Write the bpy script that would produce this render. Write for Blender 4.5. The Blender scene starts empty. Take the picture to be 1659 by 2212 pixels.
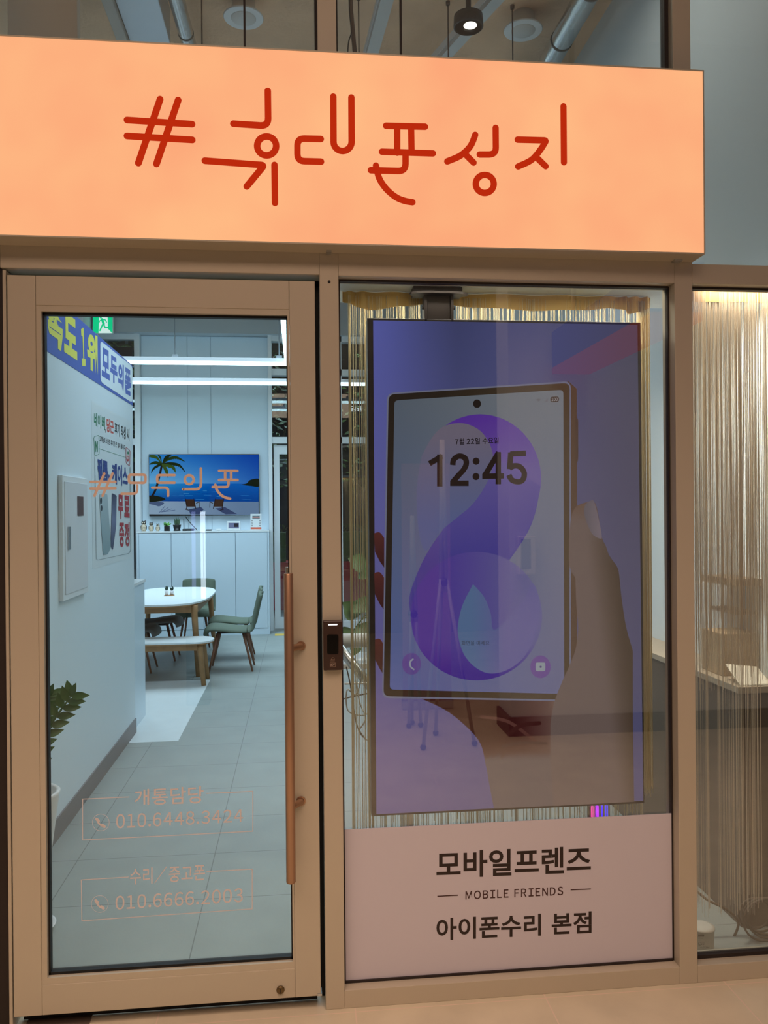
import bpy, bmesh, math, random
from mathutils import Vector, Matrix
random.seed(7)
S = bpy.context.scene
COL = S.collection
PI = math.pi

# ------------------------------------------------------------------ camera
F_PX, CAM_H, CAM_D = 1752.0, 1.5391, 2.5044
YAW, PITCH, ROLL = [math.radians(a) for a in (6.0013, -0.1129, -0.4864)]
IW, IH = 1659, 2212
_fw = Vector((math.sin(YAW)*math.cos(PITCH), math.cos(YAW)*math.cos(PITCH), math.sin(PITCH)))
_r0 = Vector((math.cos(YAW), -math.sin(YAW), 0))
_u0 = _r0.cross(_fw)
_r = math.cos(ROLL)*_r0 + math.sin(ROLL)*_u0
_u = -math.sin(ROLL)*_r0 + math.cos(ROLL)*_u0
CAM = Vector((0, -CAM_D, CAM_H))
cd = bpy.data.cameras.new('camera')
cam = bpy.data.objects.new('camera', cd)
COL.objects.link(cam)
cd.sensor_fit = 'VERTICAL'
cd.sensor_height = 36
cd.lens = 36*F_PX/IH
cd.clip_start = 0.02
m = Matrix((_r, _u, -_fw)).transposed().to_4x4()
m.translation = CAM
cam.matrix_world = m
S.camera = cam


def P(px, py, x=None, y=None, z=None):
    """point of a real plane of the place measured at a photograph position"""
    d = _fw*F_PX + _r*(px-IW/2) - _u*(py-IH/2)
    if x is not None: t = (x-CAM.x)/d.x
    elif y is not None: t = (y-CAM.y)/d.y
    else: t = (z-CAM.z)/d.z
    return CAM + d*t


# ------------------------------------------------------------------ world, lights, exposure
w = bpy.data.worlds.new('world')
S.world = w
w.use_nodes = True
w.node_tree.nodes['Background'].inputs[0].default_value = (0.05, 0.06, 0.08, 1)
w.node_tree.nodes['Background'].inputs[1].default_value = 0.5
S.view_settings.view_transform = 'Standard'
S.view_settings.look = 'None'
S.view_settings.exposure = 0.0
S.view_settings.gamma = 1.0
S.view_settings.use_curve_mapping = False
S.cycles.transparent_max_bounces = 32
S.cycles.max_bounces = 8
S.cycles.sample_clamp_indirect = 5
S.cycles.caustics_reflective = False
S.cycles.caustics_refractive = False


def area(name, loc, size, power, color, aim, spread=180):
    l = bpy.data.lights.new(name, 'AREA')
    l.shape = 'RECTANGLE'
    l.size, l.size_y = size
    l.energy = power
    l.color = color
    l.spread = math.radians(spread)
    o = bpy.data.objects.new(name, l)
    COL.objects.link(o)
    o.location = loc
    o.rotation_euler = (Vector(aim)-Vector(loc)).to_track_quat('-Z', 'Y').to_euler()
    return o


WARM = (1.0, 0.675, 0.52)
COOL = (0.76, 0.95, 1.14)
area('mall_ceiling_light', (-0.1, -1.75, 3.3), (4.6, 1.1), 46, WARM, (-0.1, -1.70, 0.0), 105)
area('mall_ceiling_light', (-0.1, -4.2, 4.5), (5.0, 1.4), 68, WARM, (-0.1, -2.4, 0.0), 160)
area('street_fill_light', (1.0, 14.0, 6.0), (3.0, 2.0), 260, (0.75, 0.9, 1.0), (0.0, 10.5, 0.5))  # added lamp without a fixture, brightens planters and building behind the shop
area('shop_ceiling_light', (-1.2, 6.3, 3.25), (3.4, 2.2), 80, COOL, (-1.2, 6.4, 0), 130)
area('shop_ceiling_light', (-0.2, 2.4, 3.2), (1.6, 2.4), 30, COOL, (-0.3, 2.4, 0), 150)
area('shop_ceiling_light', (1.0, 1.6, 2.9), (0.6, 2.0), 2, (0.95, 0.96, 0.88), (1.2, 1.6, 0))
area('window_fill_light', (0.72, 0.125, 2.297), (0.95, 0.02), 1.6, (1.0, 0.90, 0.78), (0.72, 0.20, 0), 170)  # added fill lamp, lifts the curtain header behind the screen
area('window_fill_light', (1.62, 0.125, 2.297), (0.5, 0.02), 2.0, (1.0, 0.86, 0.74), (1.62, 0.20, 0), 170)  # unseen lamp added to brighten the front of the right curtain
area('window_fill_light', (0.96, 0.38, 2.29), (1.6, 0.06), 17, (1.0, 0.90, 0.76), (0.96, 0.36, 0), 170)  # added behind the curtains to brighten threads and right wall
area('window_fill_light', (1.50, 0.40, 2.29), (0.2, 0.3), 9, (1.0, 0.88, 0.74), (1.78, 0.72, 1.45), 120)  # extra lamp added so the wall behind the right window looks bright
area('wall_fill_light', (0.9, 0.9, 4.2), (0.3, 0.8), 4, (1.0, 0.95, 0.85), (1.78, 0.8, 3.1), 150)  # added lamp, lifts the upper right wall seen through the top pane

# ------------------------------------------------------------------ materials


def lin(c):
    return tuple((v/255/12.92 if v/255 <= 0.04045 else ((v/255+0.055)/1.055)**2.4) for v in c)


MATS = {}


def M(name, rgb, rough=0.5, metal=0.0, spec=0.5, bump=0.0, bscale=60, vary=0.0, vscale=6, coat=0.0):
    if name in MATS: return MATS[name]
    mt = bpy.data.materials.new(name)
    mt.use_nodes = True
    nt = mt.node_tree
    b = nt.nodes['Principled BSDF']
    b.inputs['Base Color'].default_value = (*lin(rgb), 1)
    b.inputs['Roughness'].default_value = rough
    b.inputs['Metallic'].default_value = metal
    b.inputs['Specular IOR Level'].default_value = spec
    b.inputs['Coat Weight'].default_value = coat
    if vary or bump:
        tc = nt.nodes.new('ShaderNodeTexCoord')
        if vary:
            n = nt.nodes.new('ShaderNodeTexNoise'); n.inputs['Scale'].default_value = vscale
            n.inputs['Detail'].default_value = 6
            nt.links.new(tc.outputs['Object'], n.inputs['Vector'])
            r = nt.nodes.new('ShaderNodeValToRGB')
            c = lin(rgb)
            r.color_ramp.elements[0].position = 0.3
            r.color_ramp.elements[1].position = 0.7
            r.color_ramp.elements[0].color = (*[v*(1-vary) for v in c], 1)
            r.color_ramp.elements[1].color = (*[min(1, v*(1+vary)) for v in c], 1)
            nt.links.new(n.outputs['Fac'], r.inputs['Fac'])
            nt.links.new(r.outputs['Color'], b.inputs['Base Color'])
        if bump:
            n2 = nt.nodes.new('ShaderNodeTexNoise'); n2.inputs['Scale'].default_value = bscale
            n2.inputs['Detail'].default_value = 5
            nt.links.new(tc.outputs['Object'], n2.inputs['Vector'])
            bp = nt.nodes.new('ShaderNodeBump'); bp.inputs['Strength'].default_value = bump
            bp.inputs['Distance'].default_value = 0.01
            nt.links.new(n2.outputs['Fac'], bp.inputs['Height'])
            nt.links.new(bp.outputs['Normal'], b.inputs['Normal'])
    MATS[name] = mt
    return mt


def EM(name, rgb, strength=1.0):
    if name in MATS: return MATS[name]
    mt = bpy.data.materials.new(name)
    mt.use_nodes = True
    nt = mt.node_tree
    nt.nodes.remove(nt.nodes['Principled BSDF'])
    e = nt.nodes.new('ShaderNodeEmission')
    e.inputs[0].default_value = (*lin(rgb), 1)
    e.inputs[1].default_value = strength
    nt.links.new(e.outputs[0], nt.nodes['Material Output'].inputs[0])
    MATS[name] = mt
    return mt


def GLASS(name, tint, refl=1.0):
    mt = bpy.data.materials.new(name)
    mt.use_nodes = True
    nt = mt.node_tree
    nt.nodes.remove(nt.nodes['Principled BSDF'])
    tr = nt.nodes.new('ShaderNodeBsdfTransparent')
    tr.inputs[0].default_value = (*tint, 1)
    gl = nt.nodes.new('ShaderNodeBsdfGlossy')
    gl.inputs['Roughness'].default_value = 0.0
    gl.inputs['Color'].default_value = (1, 1, 1, 1)
    lw = nt.nodes.new('ShaderNodeLayerWeight'); lw.inputs['Blend'].default_value = 0.5
    p = nt.nodes.new('ShaderNodeMath'); p.operation = 'POWER'; p.inputs[1].default_value = 5
    nt.links.new(lw.outputs['Facing'], p.inputs[0])
    ma = nt.nodes.new('ShaderNodeMath'); ma.operation = 'MULTIPLY_ADD'
    ma.inputs[1].default_value = 0.95*refl; ma.inputs[2].default_value = 0.042*refl
    nt.links.new(p.outputs[0], ma.inputs[0])
    mx = nt.nodes.new('ShaderNodeMixShader')
    nt.links.new(ma.outputs[0], mx.inputs[0])
    nt.links.new(tr.outputs[0], mx.inputs[1])
    nt.links.new(gl.outputs[0], mx.inputs[2])
    nt.links.new(mx.outputs[0], nt.nodes['Material Output'].inputs[0])
    MATS[name] = mt
    return mt


def TILE(name, rgb, grout, size, off, gw=0.004, rough=0.5, vary=0.08):
    mt = M(name, rgb, rough, vary=vary, vscale=5, bump=0.05, bscale=90)
    nt = mt.node_tree
    b = nt.nodes['Principled BSDF']
    src = b.inputs['Base Color'].links[0].from_socket
    g = nt.nodes.new('ShaderNodeNewGeometry')
    sp = nt.nodes.new('ShaderNodeSeparateXYZ')
    nt.links.new(g.outputs['Position'], sp.inputs[0])
    outs = []
    for k in (0, 1):
        a = nt.nodes.new('ShaderNodeMath'); a.operation = 'SUBTRACT'
        nt.links.new(sp.outputs[k], a.inputs[0]); a.inputs[1].default_value = off[k]-100*size[k]-gw/2
        d = nt.nodes.new('ShaderNodeMath'); d.operation = 'MODULO'
        nt.links.new(a.outputs[0], d.inputs[0]); d.inputs[1].default_value = size[k]
        l = nt.nodes.new('ShaderNodeMath'); l.operation = 'LESS_THAN'
        nt.links.new(d.outputs[0], l.inputs[0]); l.inputs[1].default_value = gw
        outs.append(l)
    mxm = nt.nodes.new('ShaderNodeMath'); mxm.operation = 'MAXIMUM'
    nt.links.new(outs[0].outputs[0], mxm.inputs[0]); nt.links.new(outs[1].outputs[0], mxm.inputs[1])
    mix = nt.nodes.new('ShaderNodeMix'); mix.data_type = 'RGBA'
    nt.links.new(mxm.outputs[0], mix.inputs['Factor'])
    nt.links.new(src, mix.inputs['A'])
    mix.inputs['B'].default_value = (*lin(grout), 1)
    nt.links.new(mix.outputs['Result'], b.inputs['Base Color'])
    return mt


def VC(name, emit, rough=0.5):
    """printed or displayed picture: the colours come from the picture's own colour attribute"""
    mt = bpy.data.materials.new(name)
    mt.use_nodes = True
    nt = mt.node_tree
    a = nt.nodes.new('ShaderNodeAttribute'); a.attribute_name = 'Col'
    b = nt.nodes['Principled BSDF']
    if emit:
        nt.nodes.remove(b)
        e = nt.nodes.new('ShaderNodeEmission')
        e.inputs[1].default_value = emit
        nt.links.new(a.outputs['Color'], e.inputs[0])
        nt.links.new(e.outputs[0], nt.nodes['Material Output'].inputs[0])
    else:
        nt.links.new(a.outputs['Color'], b.inputs['Base Color'])
        b.inputs['Roughness'].default_value = rough
    MATS[name] = mt
    return mt


FRAME = M('anodised_frame', (196, 187, 166), 0.42, 0.15, bump=0.02, bscale=300)
FRAME_DK = M('frame_gasket', (38, 28, 24), 0.6)
RUBBER = M('black_rubber', (12, 11, 11), 0.6)
WALLW = M('white_wall_paint', (220, 229, 234), 0.6, bump=0.03, bscale=120)
WALLP = M('white_laminate', (216, 230, 240), 0.35)
CONC = M('raw_concrete', (232, 194, 160), 0.9, bump=0.6, bscale=40, vary=0.12, vscale=3)
BASEB = M('grey_baseboard', (112, 112, 116), 0.5)
DARKB = M('dark_baseboard', (70, 70, 74), 0.5)
G_DOOR = GLASS('door_glass', (0.90, 0.965, 0.97), 1.0)
G_WIN = GLASS('window_glass', (0.92, 0.945, 0.93), 2.1)
G_SIDE = GLASS('side_window_glass', (0.90, 0.92, 0.90), 3.3)
G_BACK = GLASS('street_glass', (0.9, 0.95, 0.97), 1.6)
VINYL = M('warm_vinyl', (205, 172, 158), 0.55)
PRINT = VC('printed_sheet', 0, 0.45)
SCREENPIC = VC('lit_screen_picture', 1.0)
TVPIC = VC('lit_television_picture', 0.85)
STEEL = M('galvanised_steel', (200, 205, 208), 0.25, 0.9)
WHITEMET = M('white_painted_metal', (230, 232, 234), 0.4)
BLACKP = M('black_plastic', (16, 15, 15), 0.4)
BRONZE = M('bronze_bar', (176, 140, 112), 0.36, 0.7)
OAK = M('oak_wood', (170, 126, 82), 0.5, vary=0.15, vscale=14)
WALNUT = M('walnut_legs', (128, 82, 60), 0.5, vary=0.1, vscale=20)
TABLEW = M('white_table_top', (238, 240, 240), 0.25)
GREENF = M('green_upholstery', (96, 108, 92), 0.8, bump=0.1, bscale=400)
GREYF = M('grey_shell', (122, 118, 116), 0.6)
LEAF = M('glossy_leaf', (62, 96, 44), 0.35, vary=0.25, vscale=20)
LEAF2 = M('hedge_leaf', (66, 92, 40), 0.6, vary=0.35, vscale=30)
LEDW = EM('led_diffuser', (216, 246, 255), 7.0)
RED = M('red_paint', (200, 28, 48), 0.4)
THREAD = M('tan_thread', (230, 214, 172), 0.7)
THREAD2 = M('pale_thread', (246, 230, 206), 0.7)
CABLEB = M('black_cable', (28, 26, 25), 0.5)
CABLEW = M('grey_cable', (170, 170, 165), 0.5)

# ------------------------------------------------------------------ mesh helpers


class MB:
    def __init__(self):
        self.bm = bmesh.new()
        self.mi = 0

    def _mark(self, faces):
        for f in faces: f.material_index = self.mi

    def box(self, x0, x1, y0, y1, z0, z1, bev=0.0):
        n0 = len(self.bm.faces)
        tmp = bmesh.new() if bev else self.bm
        vs = [tmp.verts.new((x, y, z)) for x in (x0, x1) for y in (y0, y1) for z in (z0, z1)]
        fs = []
        for q in ((0, 1, 3, 2), (4, 6, 7, 5), (0, 4, 5, 1), (2, 3, 7, 6), (0, 2, 6, 4), (1, 5, 7, 3)):
            fs.append(tmp.faces.new([vs[i] for i in q]))
        if bev:
            bmesh.ops.bevel(tmp, geom=list(tmp.edges), offset=bev, segments=2, affect='EDGES', profile=0.5)
            self.merge(tmp)
        else: self._mark(fs)
        return self

    def merge(self, tmp, mat=None):
        mp = {}
        for v in tmp.verts:
            mp[v.index if False else v] = self.bm.verts.new(mat @ v.co if mat else v.co)
        for f in tmp.faces:
            try:
                g = self.bm.faces.new([mp[v] for v in f.verts])
                g.material_index = self.mi
                g.smooth = f.smooth
            except ValueError: pass
        tmp.free()

    def tube(self, pts, r, n=10, caps=True, smooth=True):
        pts = [Vector(p) for p in pts]
        rs = r if isinstance(r, (list, tuple)) else [r]*len(pts)
        rings = []
        up = None
        for i, p in enumerate(pts):
            t = (pts[min(i+1, len(pts)-1)]-pts[max(i-1, 0)]).normalized()
            if up is None:
                up = Vector((0, 0, 1)) if abs(t.z) < 0.9 else Vector((1, 0, 0))
            a = t.cross(up)
            if a.length < 1e-6: a = t.orthogonal()
            a.normalize()
            b = a.cross(t).normalized()
            up = b
            rings.append([self.bm.verts.new(p + (a*math.cos(2*PI*k/n)+b*math.sin(2*PI*k/n))*rs[i]) for k in range(n)])
        for i in range(len(rings)-1):
            for k in range(n):
                f = self.bm.faces.new((rings[i][k], rings[i][(k+1) % n], rings[i+1][(k+1) % n], rings[i+1][k]))
                f.material_index = self.mi
                f.smooth = smooth
        if caps:
            self._mark([self.bm.faces.new(rings[0][::-1]), self.bm.faces.new(rings[-1])])
        return self

    def lathe(self, prof, c, n=32, axis='z', squash=(1, 1)):
        c = Vector(c)
        rings = []
        for (r, h) in prof:
            ring = []
            for k in range(n):
                a = 2*PI*k/n
                q = (r*math.cos(a)*squash[0], r*math.sin(a)*squash[1])
                v = {'z': Vector((q[0], q[1], h)), 'y': Vector((q[0], h, q[1])), 'x': Vector((h, q[0], q[1]))}[axis]
                ring.append(self.bm.verts.new(c+v))
            rings.append(ring)
        for i in range(len(rings)-1):
            for k in range(n):
                f = self.bm.faces.new((rings[i][k], rings[i][(k+1) % n], rings[i+1][(k+1) % n], rings[i+1][k]))
                f.smooth = True
                f.material_index = self.mi
        for ring, (r, h) in ((rings[0], prof[0]), (rings[-1], prof[-1])):
            if r > 1e-5: self._mark([self.bm.faces.new(ring)])
        return self

    def prism(self, loop, vec):
        """closed loop of points pushed along vec"""
        vec = Vector(vec)
        a = [self.bm.verts.new(Vector(p)) for p in loop]
        b = [self.bm.verts.new(Vector(p)+vec) for p in loop]
        n = len(a)
        fs = [self.bm.faces.new(a), self.bm.faces.new(b[::-1])]
        for i in range(n):
            fs.append(self.bm.faces.new((a[i], b[i], b[(i+1) % n], a[(i+1) % n])))
        self._mark(fs)
        return self

    def ball(self, c, r, sc=(1, 1, 1), n=2):
        tmp = bmesh.new()
        bmesh.ops.create_icosphere(tmp, subdivisions=n, radius=r)
        for f in tmp.faces: f.smooth = True
        self.merge(tmp, Matrix.Translation(Vector(c)) @ Matrix.Diagonal((*sc, 1)))
        return self

    def leaf(self, base, tip, width, normal, curl=0.15, fold=0.15, n=5):
        base, tip, normal = Vector(base), Vector(tip), Vector(normal).normalized()
        ax = tip-base
        L = ax.length
        side = ax.cross(normal).normalized()
        nn = side.cross(ax).normalized()
        prev = None
        for i in range(n+1):
            t = i/n
            wd = width*math.sin(PI*min(1, max(0, t**0.8)))*0.5+0.0003
            c = base+ax*t - nn*(curl*L*t*t)
            row = [self.bm.verts.new(c-side*wd+nn*fold*wd), self.bm.verts.new(c), self.bm.verts.new(c+side*wd+nn*fold*wd)]
            if prev:
                for k in (0, 1):
                    f = self.bm.faces.new((prev[k], prev[k+1], row[k+1], row[k]))
                    f.smooth = True
                    f.material_index = self.mi
            prev = row
        return self

    def build(self, name, mats, parent=None, fix=True):
        if fix: bmesh.ops.recalc_face_normals(self.bm, faces=list(self.bm.faces))
        me = bpy.data.meshes.new(name)
        self.bm.to_mesh(me)
        self.bm.free()
        for mm in (mats if isinstance(mats, (list, tuple)) else [mats]): me.materials.append(mm)
        o = bpy.data.objects.new(name, me)
        COL.objects.link(o)
        if parent: adopt(o, parent)
        return o


LOC = {}


def adopt(o, parent):
    o.parent = parent
    if parent.name in LOC:
        o.matrix_parent_inverse = Matrix.Translation(-LOC[parent.name])


def tag(o, label=None, cat=None, group=None, kind=None):
    if label: o['label'] = label
    if cat: o['category'] = cat
    if group: o['group'] = group
    if kind: o['kind'] = kind
    return o


def thing(name, label, cat, loc=(0, 0, 0), group=None, kind=None, local=False):
    o = bpy.data.objects.new(name, None)
    COL.objects.link(o)
    o.location = loc
    o.empty_display_size = 0.1
    if not local: LOC[o.name] = Vector(loc)
    return tag(o, label, cat, group, kind)


def dup(root, loc, rotz=0, label=None):
    r = root.copy()
    COL.objects.link(r)
    r.location = loc
    r.rotation_euler = (0, 0, rotz)
    if label: r['label'] = label
    for ch in list(root.children):
        c = ch.copy()
        COL.objects.link(c)
        c.parent = r
        for g in list(ch.children):
            d = g.copy()
            COL.objects.link(d)
            d.parent = c
    return r


def struct(name, label, mb, mats, parent=None):
    o = mb.build(name, mats, parent)
    if parent is None: tag(o, label, None, None, 'structure')
    return o


def smooth(pts, k=6):
    out = []
    n = len(pts)
    for i in range(n-1):
        p0, p1, p2, p3 = pts[max(i-1, 0)], pts[i], pts[i+1], pts[min(i+2, n-1)]
        for j in range(k):
            t = j/k
            out.append(tuple(0.5*((2*b)+(-a+c)*t+(2*a-5*b+4*c-d)*t*t+(-a+3*b-3*c+d)*t**3) for a, b, c, d in zip(p0, p1, p2, p3)))
    out.append(tuple(pts[-1]))
    return out


def fillet(pts, r, k=6, closed=False):
    out = []
    n = len(pts)
    for i, p in enumerate(pts):
        if not closed and i in (0, n-1):
            out.append(p)
            continue
        a, b = Vector(pts[i-1]).to_2d(), Vector(pts[(i+1) % n]).to_2d()
        q = Vector(p).to_2d()
        da, db = (a-q), (b-q)
        rr = min(r, da.length*0.5, db.length*0.5)
        s, e = q+da.normalized()*rr, q+db.normalized()*rr
        for j in range(k+1):
            t = j/k
            out.append(tuple((1-t)**2*s+2*t*(1-t)*q+t*t*e))
    return out


def circ(cx, cy, rx, ry=None, n=40, a0=0, a1=2*PI, end=False):
    ry = ry or rx
    return [(cx+rx*math.cos(a0+(a1-a0)*i/n), cy+ry*math.sin(a0+(a1-a0)*i/n)) for i in range(n+(1 if end else 0))]


GLYPH = {}


def glyph(ch, bold):
    key = (ch, bold)
    if key not in GLYPH:
        c = bpy.data.curves.new('glyph', 'FONT')
        c.body = chr(ord(ch)+0xFEE0) if 33 <= ord(ch) <= 126 else ch
        c.offset = bold
        c.resolution_u = 4
        o = bpy.data.objects.new('glyph', c)
        COL.objects.link(o)
        bpy.context.view_layer.update()
        me = bpy.data.meshes.new_from_object(o.evaluated_get(bpy.context.evaluated_depsgraph_get()))
        vs = [(v.co.x, v.co.y) for v in me.vertices]
        fs = [list(p.vertices) for p in me.polygons]
        bpy.data.objects.remove(o)
        bpy.data.curves.remove(c)
        bpy.data.meshes.remove(me)
        GLYPH[key] = (vs, fs)
    return GLYPH[key]


def layout(body, bold=0.0, gap=0.09, hang=0.93):
    vs, fs, x = [], [], 0.0
    for ch in body:
        if ch == ' ':
            x += 0.22+gap
            continue
        gv, gf = glyph(ch, bold)
        if not gv: continue
        a, b = min(v[0] for v in gv), max(v[0] for v in gv)
        n = len(vs)
        if ord(ch) < 127:
            vs += [(v[0]-a+x, v[1]) for v in gv]
            x += b-a+gap
        else:
            vs += [(v[0]+x, v[1]) for v in gv]
            x += hang
        fs += [[i+n for i in f] for f in gf]
    return vs, fs


class Pic:
    """flat artwork: polygons given at photograph positions, laid on a real plane by surf(px, py, lift)"""
    def __init__(self, surf, step=0.0004):
        self.bm = bmesh.new()
        self.cl = self.bm.loops.layers.float_color.new('Col')
        self.surf, self.step, self.k = surf, step, 0
        self.rng = random.Random(4)

    def _face(self, pts, lift, color):
        lift += self.rng.random()*max(1e-5, 0.4*self.step)      # overlapping pieces never share one plane
        try:
            f = self.bm.faces.new([self.bm.verts.new(self.surf(p[0], p[1], lift)) for p in pts])
        except ValueError:
            return
        for l, p in zip(f.loops, pts):
            c = color(p[0], p[1]) if callable(color) else color
            l[self.cl] = (*lin(c), 1)

    def poly(self, pts, color, grid=0, lift=None):
        if lift is None:
            self.k += 1
            lift = self.k*self.step
        t = bmesh.new()
        f = t.faces.new([t.verts.new((p[0], p[1], 0)) for p in pts])
        bmesh.ops.triangulate(t, faces=[f])
        if callable(color) and grid:
            xs = [p[0] for p in pts]
            ys = [p[1] for p in pts]
            for ax, lo, hi in ((0, min(xs), max(xs)), (1, min(ys), max(ys))):
                v = lo+grid
                while v < hi:
                    co, no = [0, 0, 0], [0, 0, 0]
                    co[ax], no[ax] = v, 1
                    bmesh.ops.bisect_plane(t, geom=list(t.verts)+list(t.edges)+list(t.faces), plane_co=co, plane_no=no)
                    v += grid
        for g in t.faces: self._face([(v.co.x, v.co.y) for v in g.verts], lift, color)
        t.free()
        return self

    def stroke(self, pts, wd, color, cap=True, closed=False, lift=None):
        if lift is None:
            self.k += 1
            lift = self.k*self.step
        pts = list(pts)+([pts[0]] if closed else [])
        n = len(pts)
        L, R = [], []
        for i in range(n):
            a, b = Vector(pts[max(i-1, 0)]), Vector(pts[min(i+1, n-1)])
            if closed and i in (0, n-1): a, b = Vector(pts[-2]), Vector(pts[1])
            c_ = Vector(pts[i])
            if closed and i in (0, n-1): c_ = Vector(pts[0])
            d = ((c_-a).normalized()+(b-c_).normalized())
            d = d.normalized() if d.length > 1e-6 else (b-a).normalized()
            nn = Vector((-d.y, d.x))
            seg = (Vector(pts[min(i+1, n-1)])-Vector(pts[i])) if i < n-1 else (Vector(pts[i])-Vector(pts[i-1]))
            cs = max(0.4, abs(seg.normalized().dot(d)))
            L.append(Vector(pts[i])+nn*wd/2/cs)
            R.append(Vector(pts[i])-nn*wd/2/cs)
        for i in range(n-1): self._face([L[i], L[i+1], R[i+1], R[i]], lift, color)
        if cap and not closed:
            for p in (pts[0], pts[-1]): self.poly(circ(p[0], p[1], wd/2, n=14), color, lift=lift)
        return self

    def text(self, body, quad, color, bold=0.0, lift=None, gap=0.09, hang=0.93):
        if lift is None:
            self.k += 1
            lift = self.k*self.step
        vs, fs = layout(body, bold, gap, hang)
        x0, x1 = min(v[0] for v in vs), max(v[0] for v in vs)
        y0, y1 = min(v[1] for v in vs), max(v[1] for v in vs)
        (ax, ay), (bx, by), (cx, cy), (dx, dy) = quad     # TL TR BR BL
        def mp(v):
            s, t = (v[0]-x0)/(x1-x0), (y1-v[1])/(y1-y0)
            return ((1-t)*((1-s)*ax+s*bx)+t*((1-s)*dx+s*cx), (1-t)*((1-s)*ay+s*by)+t*((1-s)*dy+s*cy))
        for f in fs: self._face([mp(vs[i]) for i in f], lift, color)
        return self

    def build(self, name, mat, parent=None):
        me = bpy.data.meshes.new(name)
        self.bm.to_mesh(me)
        self.bm.free()
        me.materials.append(mat)
        o = bpy.data.objects.new(name, me)
        COL.objects.link(o)
        if parent: adopt(o, parent)
        return o


def raised(mb, strokes, wd, surf, depth):
    """rounded strokes (photograph positions) as thin cut-out letters standing off a plane"""
    for pts in strokes:
        w_ = [surf(p[0], p[1]) for p in pts]
        ax = (surf(pts[0][0]+10, pts[0][1])-surf(pts[0][0], pts[0][1])).normalized()
        up = Vector((0, 0, 1))
        no = ax.cross(up)
        for i in range(len(w_)-1):
            a, b = w_[i], w_[i+1]
            d = (b-a)
            if d.length < 1e-6: continue
            d.normalize()
            nn = d.cross(no).normalized()
            loop = []
            for j in range(9):
                t = PI/2+PI*j/8
                loop.append(a+(d*math.cos(t)+nn*math.sin(t))*wd/2)
            for j in range(9):
                t = -PI/2+PI*j/8
                loop.append(b+(d*math.cos(t)+nn*math.sin(t))*wd/2)
            mb.prism(loop, no*depth)


# ================================================================== SETTING: shell
ZC = 4.4          # ceiling
struct('floor', 'beige stone tile floor of the mall corridor in front of the shop',
       MB().box(-4.5, 5.0, -7.5, 0.1, -0.06, 0.0),
       TILE('mall_floor_tile', (212, 202, 176), (226, 206, 186), (0.6, 0.6), (0.16, -0.02), 0.004, 0.55))
struct('floor', 'grey stone tile floor inside the shop',
       MB().box(-4.5, 1.9, 0.1, 8.2, -0.06, 0.0),
       TILE('shop_floor_tile', (146, 152, 148), (106, 110, 108), (0.6, 0.435), (-0.388, 0.34), 0.004, 0.5, 0.06))
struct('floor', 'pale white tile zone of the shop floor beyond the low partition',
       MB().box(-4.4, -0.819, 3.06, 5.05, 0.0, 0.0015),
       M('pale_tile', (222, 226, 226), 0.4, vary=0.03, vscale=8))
mbx = MB().box(-4.5, 1.9, 0.1, 8.2, ZC, ZC+0.1)
struct('ceiling', 'raw concrete ceiling of the shop', mbx, CONC)
struct('ceiling', 'white ceiling of the mall corridor', MB().box(-4.5, 5.0, -7.5, -0.3, 4.75, 4.85), WALLW)

# partition wall on the left of the entrance
struct('wall_left', 'white partition wall on the left inside the entrance', MB().box(-1.26, -1.15, 0.09, 3.323, 0, 2.57), WALLW)
struct('baseboard_left', 'grey baseboard along the left partition wall', MB().box(-1.15, -1.142, 0.10, 3.323, 0, 0.10), BASEB)
struct('wall_side', 'white outer side wall of the shop far left', MB().box(-4.5, -4.4, 0.09, 8.2, 0, ZC), WALLW)
struct('wall_right', 'white right side wall of the shop behind the string curtains', MB().box(1.78, 1.9, 0.1, 8.2, 0, ZC), WALLW)
# tall wall part seen over the partition
struct('wall_stub', 'white wall stub behind the partition near the left window', MB().box(-4.4, -2.55, 7.55, 8.05, 0, ZC), WALLW)

# back wall with panel joints
mbx = MB().box(-1.993, -0.383, 8.162, 8.2, 0, 3.81)
xs = [-1.993, P(405.5, 900, y=8.15).x, P(456, 900, y=8.15).x, -0.383]
for a, b in zip(xs[:-1], xs[1:]): mbx.box(a+0.003, b-0.003, 8.15, 8.162, 0, 3.80)
struct('wall_back', 'white panelled back wall carrying the television', mbx, WALLP)
struct('trim_1', 'grey header beam across the top of the back wall', MB().box(-4.4, 1.78, 7.98, 8.2, 3.81, ZC), M('grey_beam_paint', (176, 182, 186), 0.6))
# street front at the back
mbx = MB()
mbx.box(-2.06, -1.995, 8.06, 8.2, 0, 3.81).box(-2.55, -2.06, 8.08, 8.18, 3.40, 3.47).box(-2.55, -2.06, 8.08, 8.18, 2.40, 2.48)
mbx.box(-2.55, -2.06, 8.08, 8.18, 0, 0.12).box(-2.55, -2.06, 8.08, 8.18, 3.74, 3.81)
struct('window_4', 'white framed street window left of the television wall', mbx, WHITEMET)
struct('window_4_pane', 'pane', MB().box(-2.55, -2.06, 8.12, 8.13, 0.12, 3.74), G_BACK, parent=bpy.data.objects['window_4']).name = 'pane'
mbx = MB()
mbx.box(-0.38, -0.335, 8.04, 8.2, 0, 3.81).box(-0.335, 1.78, 8.06, 8.2, 2.42, 2.50).box(-0.335, 1.78, 8.06, 8.2, 3.30, 3.38)
mbx.box(0.52, 0.57, 8.06, 8.2, 0, 3.81).box(-0.335, 1.78, 8.06, 8.2, 3.74, 3.81).box(0.57, 1.78, 8.06, 8.2, 0, 0.1)
struct('window_5', 'white framed street glazing right of the television wall', mbx, WHITEMET)
mbx = MB().box(-0.335, 0.52, 8.12, 8.13, 2.50, 3.74).box(0.57, 1.78, 8.12, 8.13, 0.1, 3.74)
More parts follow.
